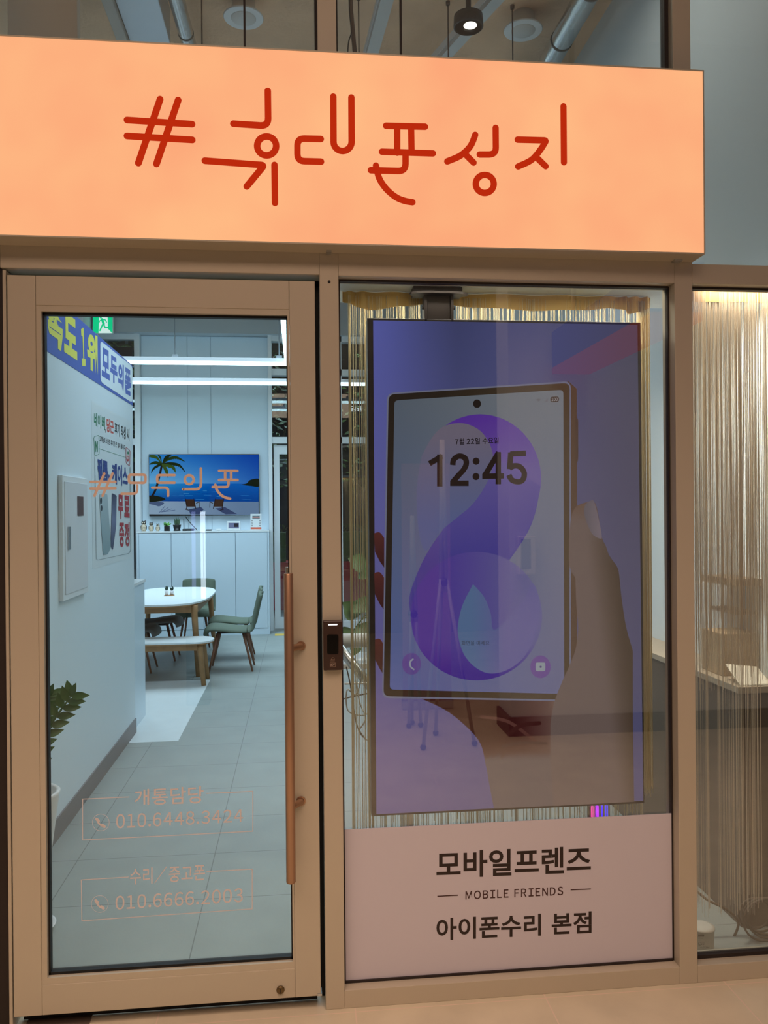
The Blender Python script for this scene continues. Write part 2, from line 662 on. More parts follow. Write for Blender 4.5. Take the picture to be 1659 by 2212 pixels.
mbx.build('pane', G_BACK, bpy.data.objects['window_5'])
dr = tag(bpy.data.objects.new('door_2', None), 'white framed glass street door at the back of the shop', None, None, 'structure')
COL.objects.link(dr)
mbx = MB().box(-0.318, -0.245, 8.10, 8.14, 0.02, 2.40).box(0.43, 0.505, 8.10, 8.14, 0.02, 2.40)
mbx.box(-0.245, 0.43, 8.10, 8.14, 2.28, 2.40).box(-0.245, 0.43, 8.10, 8.14, 0.02, 0.16)
mbx.build('door_frame', WHITEMET, dr)
MB().box(-0.245, 0.43, 8.118, 8.124, 0.16, 2.28).build('pane', G_BACK, dr)
mbx = MB().tube([(0.40, 8.06, 0.8), (0.40, 8.06, 1.3)], 0.012)
mbx.tube([(0.40, 8.06, 0.85), (0.40, 8.10, 0.85)], 0.008).tube([(0.40, 8.06, 1.25), (0.40, 8.10, 1.25)], 0.008)
mbx.build('handle', STEEL, dr)
# solid box coloured as the dark lintel recess above left window
tag(MB().box(-2.54, -2.07, 7.98, 8.07, 3.40, 3.62).build('lintel_recess_box', M('dark_brown', (58, 44, 40), 0.6)),
    'dark brown box standing in for the dark lintel recess above the street window left of the television', 'lintel recess')

# ------------------------------------------------------------------ shop front frames
FD = 0.09
trim_i = [1]


def trim(label, *boxes, mat=FRAME, bev=0.0015):
    trim_i[0] += 1
    mb = MB()
    for b in boxes: mb.box(*b, bev=bev)
    return struct('trim_%d' % trim_i[0], label, mb, mat)


trim('beige metal post between the entrance door and the display window', (0.0698, 0.1284, 0, FD, 0, 4.6))
trim('beige metal post right of the display window', (1.2119, 1.2721, 0, FD, 0, 4.6))
trim('beige metal post at the far right edge of the right window', (2.34, 2.40, 0, FD, 0, 4.6))
trim('beige header beam above the entrance door', (-0.872, 0.0698, 0, FD, 2.2665, 2.345))
trim('beige header beam above the display window', (0.1284, 1.2119, 0, FD, 2.2644, 2.345))
trim('beige header beam above the right window', (1.2721, 2.34, 0, FD, 2.2644, 2.328))
trim('beige bottom rail under the display window', (0.1284, 1.2119, 0, FD, 0, 0.056))
trim('beige bottom rail under the right window', (1.2721, 2.34, 0, FD, 0, 0.056))
trim('dark rubber strip and painted shadow left of the entrance door', (-0.935, -0.868, 0.03, FD, 0, 2.345), mat=FRAME_DK)  # dark colour covers a rubber strip and the shadow beside it
trim('beige door jamb strip left of the entrance door', (-0.868, -0.858, 0.006, FD, 0, 2.262))
trim('beige metal post at the far left of the entrance', (-1.0, -0.935, 0, FD, 0, 4.6))
trim('dark gasket recess around the entrance door', (-0.858, 0.0698, 0.075, FD, 2.248, 2.2665), (0.0562, 0.0698, 0.075, FD, 0, 2.2665), mat=RUBBER, bev=0)
trim('dark glazing gaskets of the display window', (0.1284, 0.1345, 0.036, 0.06, 0.056, 2.2644), (1.2070, 1.2119, 0.040, 0.06, 0.056, 2.2644),
     (0.1345, 1.2070, 0.036, 0.06, 2.258, 2.2644), (0.1345, 1.2070, 0.036, 0.06, 0.056, 0.063), mat=FRAME_DK, bev=0)
trim('dark glazing gaskets of the right window', (1.2721, 1.2755, 0.036, 0.06, 0.056, 2.2644), (1.2755, 2.34, 0.036, 0.06, 2.257, 2.2644),
     (1.2755, 2.34, 0.036, 0.06, 0.056, 0.068), mat=FRAME_DK, bev=0)
trim('dark gaskets beside the upper glass panes', (0.062, 0.0698, 0.03, 0.06, 2.345, 4.6), (0.1284, 0.1335, 0.03, 0.06, 2.345, 4.6), (1.1985, 1.2119, 0.03, 0.06, 2.345, 4.6), mat=FRAME_DK, bev=0)
struct('wall_front', 'white front wall over and beside the shop front', MB().box(-4.5, -1.0, 0, FD, 0, 4.75).box(-1.0, 2.4, 0, FD, 4.6, 4.75).box(2.4, 5.0, 0, FD, 0, 4.75), WALLW)
# far corridor walls that the panes reflect
struct('wall_opposite', 'white corridor wall behind the viewer with dark baseboard', MB().box(1.42, 5.0, -3.1, -2.78, 0, 4.75), WALLW)
struct('baseboard_opposite', 'dark grey baseboard of the corridor wall behind the viewer', MB().box(1.40, 5.0, -2.78, -2.765, 0, 0.13).box(1.40, 1.42, -3.1, -2.78, 0, 0.13), DARKB)
struct('wall_corridor', 'grey far wall of the mall corridor', MB().box(-4.5, 5.0, -7.6, -7.5, 0, 4.75), M('grey_corridor_wall', (150, 150, 150), 0.7))

# ------------------------------------------------------------------ entrance door
dr = tag(bpy.data.objects.new('door_1', None), 'beige framed glass entrance door with long bronze pull bar', None, None, 'structure')
COL.objects.link(dr)
DL, DR_, DT, DB = -0.853, 0.0552, 2.246, 0.045
GX0, GX1, GZ0, GZ1 = -0.757, -0.030, 0.154, 2.141
MB().box(DL, -0.7725, 0, 0.05, DB, DT, bev=0.002).build('stile', FRAME, dr)
MB().box(-0.0235, DR_, 0, 0.05, DB, DT, bev=0.002).build('stile', FRAME, dr)
MB().box(-0.772, -0.0240, 0.0008, 0.05, 2.158, DT, bev=0.0015).build('rail', FRAME, dr)
MB().box(-0.772, -0.0240, 0.0008, 0.05, DB, 0.134, bev=0.0015).build('rail', FRAME, dr)
mbx = MB()
for (a, b, c_, d_) in ((-0.772, GX0, 0.134, 2.158), (GX1, -0.024, 0.134, 2.158)):
    mbx.box(a, b, 0.003, 0.05, c_, d_)
mbx.box(GX0, GX1, 0.003, 0.05, GZ1, 2.158).box(GX0, GX1, 0.003, 0.05, 0.134, GZ0)
mbx.build('glazing_bead', FRAME, dr)
mbx = MB().box(GX0, GX0+0.005, 0.018, 0.04, GZ0, GZ1).box(GX1-0.004, GX1, 0.018, 0.04, GZ0, GZ1)
mbx.box(GX0, GX1, 0.018, 0.04, GZ1-0.007, GZ1).box(GX0, GX1, 0.018, 0.04, GZ0, GZ0+0.008)
mbx.build('gasket', RUBBER, dr)
MB().box(DL+0.01, DR_-0.01, 0.056, 0.062, 0.003, DB+0.004).build('door_gap_blocker', RUBBER, dr)  # added strip, blocks shop light under the door and darkens the gap
MB().box(DL+0.01, DR_-0.01, 0.046, 0.062, DB, DB+0.012).build('blocker_holder', FRAME_DK, dr)  # carries the added light-blocking strip
gl = MB().box(GX0, GX1, 0.026, 0.034, GZ0, GZ1).build('glass', G_DOOR, dr)
dsurf = lambda px, py, l=0: P(px, py, y=0.0252-l)
# rounded brand lettering across the glass
def c3(pts): return [(x/3.16, 560+y/3.16) for x, y in pts]
def c4(pts): return [(280+x/3.456, 660+y/3.456) for x, y in pts]
pc = Pic(dsurf, 0.00002)
TAN = (236, 208, 190)
strk = [c3([(618, 1520), (788, 1520)]), c3([(618, 1565), (788, 1563)]), c3([(712, 1462), (645, 1615)]), c3([(768, 1462), (700, 1615)]),
        c3(fillet([(880, 1471), (993, 1471), (993, 1526), (880, 1526)], 16, closed=True)+[(880, 1487)]),
        c3(fillet([(937, 1545), (937, 1600), (830, 1601)], 34)),
        c4(fillet([(335, 1266), (206, 1266), (206, 1322), (335, 1322)], 18)), c4(fillet([(168, 1360), (287, 1360), (287, 1420)], 24)),
        c4(circ(445, 1300, 33, n=30, end=True)), c4(fillet([(400, 1371), (532, 1371), (532, 1216)], 40)),
        c4([(668, 1233), (804, 1234)]), c4([(713, 1236), (713, 1300)]), c4([(758, 1236), (758, 1300)]), c4([(668, 1302), (806, 1302)]),
        c4(fillet([(738, 1305), (738, 1356), (620, 1355)], 26)), c4(smooth([(640, 1338), (650, 1372), (678, 1410), (712, 1432), (750, 1441)]))]
for s_ in strk: pc.stroke(s_, 5.6, TAN)
pc.build('lettering', PRINT, gl)


TAN = (214, 208, 210)


def phone_box(q, ga, gb, title, tq, num, nq, ic, ir, lw):
    p_ = Pic(dsurf, 0.00002)
    TL, TR, BR, BL = q
    p_.stroke([ga, TL, BL, BR, TR, gb], lw, TAN, cap=False)
    p_.text(title, tq, TAN, 0.009)
    p_.text(num, nq, TAN, 0.007, gap=0.13)
    p_.stroke(circ(ic[0], ic[1], ir, n=36), 1.0, TAN, closed=True)
    hs = [(-0.42, -0.35), (-0.30, 0.0), (0.0, 0.32), (0.36, 0.44)]
    hs = [(ic[0]+a*ir, ic[1]+b*ir) for a, b in hs]
    p_.stroke(smooth(hs), ir*0.22, TAN)
    p_.stroke([(hs[0][0]-1, hs[0][1]-1), (hs[0][0]+2.4, hs[0][1]+3)], ir*0.36, TAN)
    p_.stroke([(hs[-1][0]-3, hs[-1][1]-2), (hs[-1][0]+1, hs[-1][1]+1)], ir*0.36, TAN)
    return p_.build('lettering', PRINT, gl)


def c5(pts): return [(140+x/3.77, 1660+y/3.77) for x, y in pts]
phone_box(c5([(145, 250), (1531, 186), (1531, 511), (145, 583)]), c5([(525, 232)])[0], c5([(1152, 203)])[0],
          '개통담당', c5([(565, 172), (1130, 140), (1130, 283), (565, 303)]), '010.6448.3424', c5([(418, 372), (1452, 330), (1452, 436), (418, 490)]),
          c5([(293, 440)])[0], 18.2, 1.8)
phone_box(c5([(134, 908), (1526, 820), (1526, 1144), (139, 1240)]), c5([(522, 884)])[0], c5([(1152, 840)])[0],
          '수리/중고폰', c5([(530, 812), (1142, 775), (1142, 912), (530, 950)]), '010.6666.2003', c5([(413, 1038), (1450, 972), (1450, 1088), (413, 1152)]),
          c5([(285, 1104)])[0], 18.2, 1.8)
# pull bar
h0, h1 = P(626, 1238, y=-0.06), P(626, 1907, y=-0.06)
hx = P(625.5, 1550, y=-0.06).x
hd = MB().tube([(hx, -0.06, h1.z), (hx, -0.06, h1.z+0.003), (hx, -0.06, h0.z-0.003), (hx, -0.06, h0.z)], [0.0125, 0.0142, 0.0142, 0.0125], 20).build('handle', BRONZE, dr)
for py in (1395, 1730):
    a = P(650, py, y=0.0)
    mb = MB().tube([(hx, -0.06, a.z), (hx+0.012, -0.035, a.z), (a.x-0.002, -0.012, a.z), (a.x, 0.0, a.z)], [0.009, 0.0105, 0.0105, 0.0115], 16)
    mb.lathe([(0.0145, -0.004), (0.0145, 0.0)], (a.x, 0, a.z), axis='y', n=20)
    mb.build('standoff', BRONZE, hd)
a = P(626, 1225, y=0.09)
tag(MB().tube([(a.x, 0.09, h1.z), (a.x, 0.09, a.z)], 0.0142, 16).build('handle', BRONZE, dr))
a = P(606, 2138, y=0)
lk = MB().lathe([(0.0, -0.006), (0.010, -0.006), (0.0125, -0.002), (0.0125, 0.0)], (a.x, 0, a.z), axis='y', n=24).build('lock', M('brass', (120, 100, 66), 0.35, 0.8), dr)
MB().box(a.x-0.001, a.x+0.001, -0.0075, -0.005, a.z-0.006, a.z+0.006).build('keyhole', RUBBER, lk)
a = P(694, 2146, y=0.0)
MB().box(0.045, 0.0585, -0.003, 0.03, 0.046, 0.053).build('corner_guard', STEEL, dr)
# floor plate under the door
tag(MB().box(-0.83, -0.64, -0.03, 0.10, 0.0, 0.003, bev=0.001).build('floor_hinge_plate', M('polished_steel', (206, 184, 166), 0.32, 0.8)),
    'shiny steel floor hinge plate under the left corner of the entrance door', 'hinge plate')

# ------------------------------------------------------------------ display window 1
wn = tag(bpy.data.objects.new('window_1', None), 'display window glass right of the entrance door', None, None, 'structure')
COL.objects.link(wn)
g1 = MB().box(0.1325, 1.2095, 0.045, 0.053, 0.060, 2.258).build('glass', G_WIN, wn)
vp = MB().box(0.1345, 1.2068, 0.0415, 0.0440, 0.062, 0.537).build('vinyl_sheet', M('pinkish_white_vinyl', (208, 204, 214), 0.5), wn)
vp['label'] = 'pinkish white vinyl sheet covering the bottom of the pane'
wsurf = lambda px, py, l=0: P(px, py, y=0.0412-l)
def c6(pts): return [(680+x/2.074, 1740+y/2.074) for x, y in pts]
pc = Pic(wsurf, 0.00003)
BK = (38, 24, 20)
pc.text('모바일프렌즈', c6([(545, 207), (1237, 180), (1237, 302), (545, 327)]), BK, 0.022)
pc.text('MOBILE FRIENDS', c6([(675, 384), (1113, 363), (1113, 402), (675, 422)]), (70, 40, 40), 0.018, gap=0.21)
pc.stroke(c6([(549, 407), (641, 402)]), 2.4, (70, 40, 40), cap=False)
pc.stroke(c6([(1146, 378), (1237, 374)]), 2.4, (70, 40, 40), cap=False)
pc.text('아이폰수리 본점', c6([(545, 506), (1240, 474), (1240, 572), (545, 606)]), BK, 0.021)
pc.build('lettering', PRINT, vp)
# right window and upper panes
wn = tag(bpy.data.objects.new('window_2', None), 'right shop window glass at the photo edge', None, None, 'structure')
COL.objects.link(wn)
MB().box(1.274, 2.34, 0.045, 0.053, 0.060, 2.258).build('glass', G_SIDE, wn)
wn = tag(bpy.data.objects.new('window_3', None), 'upper glass panes over the sign', None, None, 'structure')
COL.objects.link(wn)
jx = P(528, 50, y=0.04).x
MB().box(-0.935, jx-0.003, 0.04, 0.05, 2.345, 4.6).build('glass', G_WIN, wn)
MB().box(jx+0.003, 0.065, 0.04, 0.05, 2.345, 4.6).build('glass', G_WIN, wn)
j2 = P(866, 50, y=0.04).x
MB().box(0.132, j2-0.003, 0.04, 0.05, 2.345, 4.6).build('glass', G_WIN, wn)
MB().box(j2+0.003, 1.2, 0.04, 0.05, 2.345, 4.6).build('glass', G_WIN, wn)
MB().box(jx-0.003, jx+0.003, 0.038, 0.052, 2.345, 4.6).box(j2-0.003, j2+0.003, 0.038, 0.052, 2.345, 4.6).build('silicone_joint', FRAME_DK, wn)
MB().box(1.274, 2.34, 0.035, 0.045, 2.33, 4.6).build('glass', G_WIN, wn)
# soffit inside the display window
struct('trim_30', 'white soffit board above the hanging screen', MB().box(0.10, 1.78, 0.10, 0.46, 2.30, 2.34), WALLW)
struct('trim_31', 'white soffit board inside the upper window left end', MB().box(-0.945, -0.722, 0.3, 0.34, 2.95, 4.4), M('grey_board', (228, 218, 206), 0.7))

# ================================================================== SIGN
SY = -0.083
sg = thing('shop_sign', 'glowing orange lightbox sign with red lettering above the door', 'sign', (0.2, 0, 2.333))
SX0, SX1, SZ0, SZ1 = -1.75, 1.2725, 2.333, 2.908
mbx = MB()
mbx.box(SX0, SX1, SY, -0.001, SZ0, SZ0+0.004).box(SX0, SX1, SY-0.002, -0.001, SZ1-0.004, SZ1).box(SX0, SX0+0.004, SY, -0.001, SZ0+0.004, SZ1-0.004)
mbx.box(SX1-0.004, SX1, SY-0.002, -0.001, SZ0+0.004, SZ1-0.004).box(SX0+0.004, SX1-0.004, -0.006, -0.001, SZ0+0.004, SZ1-0.004)
mbx.build('cabinet', FRAME, sg)
mf = EM('sign_face_light', (255, 178, 126), 1.0)
nt = mf.node_tree
em = [n for n in nt.nodes if n.type == 'EMISSION'][0]
tc = nt.nodes.new('ShaderNodeTexCoord')
nz = nt.nodes.new('ShaderNodeTexNoise'); nz.inputs['Scale'].default_value = 3.2; nz.inputs['Detail'].default_value = 2
nt.links.new(tc.outputs['Object'], nz.inputs['Vector'])
rp = nt.nodes.new('ShaderNodeValToRGB')
rp.color_ramp.elements[0].position = 0.3; rp.color_ramp.elements[1].position = 0.72
rp.color_ramp.elements[0].color = (*lin((252, 168, 122)), 1)
rp.color_ramp.elements[1].color = (*lin((255, 186, 132)), 1)
nt.links.new(nz.outputs['Fac'], rp.inputs['Fac'])
nt.links.new(rp.outputs['Color'], em.inputs[0])
face = MB().box(SX0+0.004, SX1-0.004, SY, SY+0.004, SZ0+0.004, SZ1-0.004).build('face', mf, sg)
ssurf = lambda px, py, l=0: P(px, py, y=SY-0.0005)
h = lambda pts: [(x/2, y/2) for x, y in pts]
k2 = lambda pts: [(830+x/2, y/2) for x, y in pts]
LETTERS = [
    [h([(549, 519), (830, 537)]), h([(549, 588), (831, 605)]), h([(692, 429), (598, 705)]), h([(770, 433), (676, 709)])],
    [h(fillet([(1157, 393), (1159, 545), (1008, 535)], 34)), h(circ(1152, 631, 41, n=32, end=True)), h(fillet([(885, 695), (1142, 714), (1066, 806)], 14)), h([(1186, 713), (1188, 877)])],
    [h(fillet([(1386, 601), (1285, 599), (1285, 696), (1387, 699)], 30)), h([(1440, 418), (1441, 614)]+circ(1480, 614, 39, n=12, a0=PI, a1=0, end=True)+[(1518, 422)])],
    [[(834, 272), (918, 274)], [(858, 276), (858, 330)], [(888, 276), (889, 330)], [(825, 328), (935, 331.5)],
     fillet([(876, 334), (876, 370), (801, 368)], 16), smooth([(812, 358), (819, 385), (834, 408), (855, 426), (874, 434), (891, 437)])],
    [k2(smooth([(393, 583), (372, 632), (330, 672), (272, 698)])), k2([(345, 662), (386, 703)]), k2(fillet([(481, 553), (482, 668), (412, 668)], 30)), k2(circ(434, 795, 39, n=32, end=True))],
    [k2(fillet([(576, 604), (700, 607), (680, 640)], 10)+smooth([(680, 640), (638, 690), (578, 720)])), k2([(655, 678), (697, 719)]), k2([(774, 460), (776, 702)])],
]
LRED = EM('letter_red', (196, 44, 14), 0.9)
for L in LETTERS:
    mb = MB()
    raised(mb, L, 0.0192, ssurf, 0.0015)
    mb.build('letter', LRED, sg)
bx_ = P(710, 550, y=-0.02).x
MB().box(bx_-0.008, bx_+0.008, -0.03, -0.004, 2.327, 2.333).build('bracket', STEEL, sg)
MB().box(1.20, 1.225, -0.03, -0.004, 2.327, 2.333).build('bracket', STEEL, sg)

# access reader on the post
rd = thing('access_reader', 'brown fingerprint access reader on the post beside the door', 'door reader', (0.1, 0, 1.046))
p0, p1 = P(698, 1341, y=-0.02), P(741, 1447.5, y=-0.02)
bd = MB().box(p0.x, p1.x, -0.022, -0.0005, p1.z, p0.z, bev=0.003).build('body', M('brown_plastic', (58, 40, 32), 0.35), rd)
def cr(pts): return [(690+x/15.8, 1320+y/15.8) for x, y in pts]
rs = lambda px, py, l=0: P(px, py, y=-0.0225-l)
def plate(parent, name, pts, mat, th=0.001):
    mb = MB()
    mb.prism([rs(*p) for p in pts], (0, -th, 0))
    return mb.build(name, mat, parent)
plate(rd, 'status_light', cr(fillet([(300, 448), (615, 440), (615, 480), (300, 490)], 18, closed=True)), EM('white_led', (255, 255, 255), 1.6))
plate(rd, 'sensor', cr(fillet([(262, 800), (650, 800), (650, 1468), (262, 1468)], 70, closed=True)), M('black_gloss', (5, 5, 5), 0.15))
pc = Pic(rs, 0.0001)
GL = (150, 125, 105)
pc.text('ADT', cr([(378, 1792), (545, 1788), (520, 1862), (370, 1880)]), (200, 180, 160), 0.02, gap=0.02)
pc.stroke(cr([(368, 1765), (545, 1765), (545, 1895), (368, 1895)]), 0.7, GL, closed=True)
pc.stroke(cr([(395, 1655), (515, 1655), (500, 1600), (450, 1585), (395, 1655)]), 0.7, GL)
pc.stroke(cr([(380, 1700), (520, 1700)]), 0.8, GL)
pc.build('marking', PRINT, rd)
a = P(711, 609, y=0)
tag(MB().lathe([(0.0045, -0.0012), (0.0045, 0.0)], (a.x, 0, a.z), axis='y', n=16).build('plug', RUBBER), 'small round black plug at the top of the post beside the door', 'plug')

# ================================================================== HANGING SCREEN IN WINDOW 1
TY = 0.20
tv = thing('hanging_display', 'large portrait screen showing a phone held in a hand', 'display screen', (0.7, 0.24, 2.19))
q = [P(793, 686, y=TY), P(1380, 697, y=TY), P(1396, 1734, y=TY), P(802, 1765, y=TY)]
X0, X1, Z0, Z1 = 0.2335, 1.185, 0.5145, 2.1835
MB().box(X0, X1, TY, TY+0.05, Z0, Z1, bev=0.002).build('housing', M('dark_bezel', (30, 24, 22), 0.4), tv)
scr_s = lambda px, py, l=0: P(px, py, y=TY-0.0012-l)
pc = Pic(scr_s, 0.0003)
def mixc(a, b, t):
    t = min(1, max(0, t))
    return tuple(x+(y-x)*t for x, y in zip(a, b))
def bgc(x, y):
    t = (x-805)/580
    u = (y-690)/1060
    left = mixc((88, 92, 168), (98, 86, 128), u)
    right = mixc((78, 74, 92), (80, 76, 112), u)
    c = mixc(left, right, t*1.15-0.1)
    dk = max(0, 1-abs(t-0.32)/0.30)*max(0, 1-u/0.45)
    return mixc(c, (52, 56, 92), 0.75*dk)
ins = [(806, 692), (1377, 701.5), (1389.5, 1730), (813, 1759)]
pc.poly(ins, bgc, 30)
# fingers showing on the left of the phone
for (y0, y1, xw) in ((1150, 1226, 830), (1236, 1318, 830), (1380, 1458, 829)):
    pts = smooth([(808+ (0 if y0 < 1300 else 2), y0+2), (820, y0), (xw, y0+12)])+[(xw, y1)]+smooth([(xw, y1), (820, y1-14), (810, y1-34)])
    pc.poly(pts, lambda x, y, a=y0, b=y1: mixc((82, 36, 34), (50, 18, 22), (y-a)/(b-a)), 12)
# wrist and palm under the phone
arm = [(908, 1508)]+smooth([(908, 1508), (973, 1541), (1033, 1598), (1049, 1652), (1056, 1690), (1067, 1746.5)])+[(1370, 1732), (1367, 1640), (1367, 1405), (1300, 1400), (1200, 1500)]
def armc(x, y):
    if y < 1640:
        t = (x-1110)/90
        c = mixc((50, 10, 12), (100, 74, 68), t)
        c = mixc(c, (92, 68, 62), (y-1596)/44)
    else: c = (98, 84, 84)
    return mixc(c, (66, 48, 36), (x-1240)/90)
pc.poly(arm, armc, 16)
for cr_, wd_, cl_ in (([(1040, 1548), (1100, 1560), (1160, 1605)], 7, (84, 46, 42)), ([(1075, 1610), (1120, 1570), (1165, 1562)], 9, (58, 20, 20)), ([(1085, 1612), (1130, 1604), (1180, 1606)], 6, (60, 34, 36))):
    pc.stroke(smooth(cr_), wd_, cl_)
# phone body
pc.poly([(1226, 822), (1246, 840), (1247, 1180), (1247, 1430), (1231, 1512), (1180, 1512)], (84, 62, 48))
pc.poly(fillet([(1243, 900), (1249, 905), (1249, 996), (1243, 1002)], 4, closed=True), (76, 56, 44))
pc.poly(fillet([(836, 849), (1233, 823), (1233, 1515), (825.5, 1508)], 16, closed=True), (108, 108, 132))
pc.poly(fillet([(839.5, 852), (1230.5, 827), (1230, 1511.5), (828.5, 1504)], 14, closed=True), lambda x, y: mixc((34, 26, 20), (74, 58, 42), (x-950)/220), 25)
def scc(x, y):
    t = (x-842)/376
    u = (y-850)/640
    a = mixc((84, 92, 104), (80, 92, 150), u)
    b = mixc((118, 120, 128), (104, 102, 136), u)
    return mixc(a, b, t)
pc.poly(fillet([(852, 865), (1217, 842), (1219, 1499), (842, 1489.5)], 9, closed=True), scc, 30)
# swirl wallpaper
def upc(x, y):
    a = math.atan2(y-1035, x-1037)
    t = (y-895)/170
    return mixc((84, 44, 146), (104, 88, 148), t+(x-1037)/400)
pc.poly(circ(1037, 1034, 132, 139, n=64), upc, 14)
pc.poly(smooth([(1066, 985), (1030, 1075), (960, 1140), (905, 1230), (886, 1320), (960, 1400), (1040, 1290), (1140, 1150), (1168, 1050)], 6), lambda x, y: mixc((98, 84, 146), (62, 54, 136), (y-1000)/230), 18)
pc.poly(circ(1029, 1331, 142, 139, n=72), lambda x, y: mixc(mixc((70, 48, 142), (96, 92, 142), (x-930)/200), (44, 14, 132), (y-1390)/80), 14)
inner = smooth([(911, 985), (930, 950), (952, 925), (980, 915), (1012, 917), (1042, 935), (1062, 970), (1064, 1010), (1048, 1050), (1020, 1090), (985, 1120), (950, 1150), (920, 1190), (905, 1150), (900, 1080), (903, 1030), (911, 985)])
pc.poly(inner[:-1], lambda x, y: mixc((108, 98, 116), (84, 92, 138), (y-940)/190), 16)
pc.poly(smooth([(1022, 1262), (1046, 1290), (1060, 1325), (1070, 1360), (1128, 1300), (1150, 1260), (1165, 1300), (1160, 1360), (1135, 1415), (1100, 1445), (1062, 1455), (1030, 1444), (1003, 1415), (990, 1375), (990, 1345), (1000, 1305), (1022, 1262)])[:-1],
        lambda x, y: mixc((82, 104, 144), (98, 92, 146), (x-1020)/70), 14)
pc.poly(circ(1030.5, 872, 8.6, 9, n=28), (26, 18, 16))
def cp(pts): return [(800+x/3.607, 800+y/3.607) for x, y in pts]
pc.text('7월 22일 수요일', cp([(660, 532), (1000, 520), (1000, 570), (660, 582)]), (20, 14, 18), 0.022)
DG = (34, 22, 20)
for s_ in ([(460, 727), (560, 668)], [(541, 655), (541, 905)], smooth([(642, 738), (650, 696), (690, 668), (735, 682), (748, 725), (728, 772), (690, 815), (640, 872)]),
           [(622, 880), (766, 880)], [(1000, 640), (890, 822)], [(872, 826), (1042, 822)], [(997, 636), (997, 888)],
           [(1212, 646), (1090, 651)], [(1094, 640), (1086, 770)], smooth([(1084, 764), (1120, 744), (1165, 752), (1196, 790), (1198, 830), (1178, 862), (1140, 868), (1100, 852), (1080, 815)])):
    pc.stroke(cp(s_), 11.8, DG, cap=False)
for c_ in ((824, 708), (823, 827)): pc.poly(circ(*cp([c_])[0], 7.4, 7.8, n=24), DG)
pc.poly(cp(fillet([(1402, 206), (1470, 203), (1470, 246), (1402, 250)], 20, closed=True)), (70, 56, 50))
pc.text('100', cp([(1412, 214), (1460, 212), (1460, 238), (1412, 240)]), (160, 155, 160), 0.02)
for r_ in (6, 4, 2): pc.stroke(circ(*cp([(1310, 245)])[0], r_, n=10, a0=-2.4, a1=-0.74, end=True), 0.9, (84, 72, 76), cap=False)
for i_, hh in enumerate((5, 12, 20, 30)): pc.stroke(cp([(1355+i_*8, 247), (1355+i_*8, 247-hh)]), 1.3, (100, 94, 104), cap=False)
pc.text('화면을 미세요', [(997, 1384), (1057, 1384), (1057, 1394), (997, 1394)], (44, 50, 66), 0.0)
pc.poly(circ(889, 1434, 20.5, 23.5, n=36), (86, 66, 138))
pc.stroke(smooth([(892, 1424), (886, 1430), (887, 1440), (894, 1446)]), 3.4, (140, 145, 160))
pc.poly(circ(1167.5, 1440.5, 22, 24.5, n=36), (104, 72, 138))
pc.poly(fillet([(1157, 1431), (1178, 1431), (1178, 1450), (1157, 1450)], 4, closed=True), (140, 145, 155))
pc.poly(circ(1168, 1440.5, 2.4, n=16), (84, 66, 120))
# thumb
th = smooth([(1243, 1249), (1232, 1229), (1229, 1202), (1231, 1140), (1236, 1110), (1245, 1094), (1267, 1085), (1284, 1085), (1292, 1110), (1300, 1160), (1309, 1180), (1316, 1200), (1334, 1226), (1338, 1246), (1343, 1294), (1353, 1356), (1367, 1405)]) \
    + [(1367, 1560), (1370, 1732), (1196, 1741), (1189, 1640), (1189, 1565)] + smooth([(1189, 1565), (1196, 1522), (1212, 1478), (1231, 1435), (1244, 1400), (1249, 1356), (1245, 1307), (1243, 1250)])
def thc(x, y):
    ctr = 1268+max(0, y-1180)*0.13
    t = (x-ctr)/55
    c = mixc((104, 86, 82), (70, 54, 42), t)
    return mixc(c, (98, 72, 58), max(0, (1130-y)/50))
pc.poly(th[:-1], thc, 9)
pc.poly(smooth([(1268, 1086), (1279, 1080), (1284, 1086), (1293, 1120), (1300, 1160), (1290, 1161), (1279, 1153), (1270, 1135), (1262, 1110), (1263, 1094), (1268, 1086)])[:-1], lambda x, y: mixc((92, 84, 92), (112, 98, 108), (x-1265)/30), 8)
pc.build('screen', SCREENPIC, tv)
bk = P(945, 640, y=TY+0.03)
mbx = MB().box(bk.x-0.085, bk.x+0.085, TY+0.02, TY+0.075, 2.27, 2.30, bev=0.003)
for sx in (-1, 1):
    mbx.prism([(bk.x+sx*0.03+sx*0.07*math.cos(a*PI/8)*1.0, TY+0.0+0.03*math.sin(a*PI/8), 2.264) for a in range(-8, 9)], (0, 0, 0.007))
mbx.box(bk.x-0.04, bk.x+0.04, TY+0.008, TY+0.014, 2.17, 2.275, bev=0.002).box(bk.x-0.05, bk.x-0.04, TY+0.0, TY+0.05, 2.165, 2.275, bev=0.002).box(bk.x+0.04, bk.x+0.05, TY+0.0, TY+0.05, 2.165, 2.275, bev=0.002)
for sx in (-0.052, 0.052): mbx.lathe([(0.006, -0.004), (0.006, 0.004)], (bk.x+sx, TY+0.015, 2.225), axis='x', n=12)
mbx.build('ceiling_bracket', M('dark_brown_steel', (46, 36, 32), 0.45, 0.3), tv)

# ================================================================== STRING CURTAINS


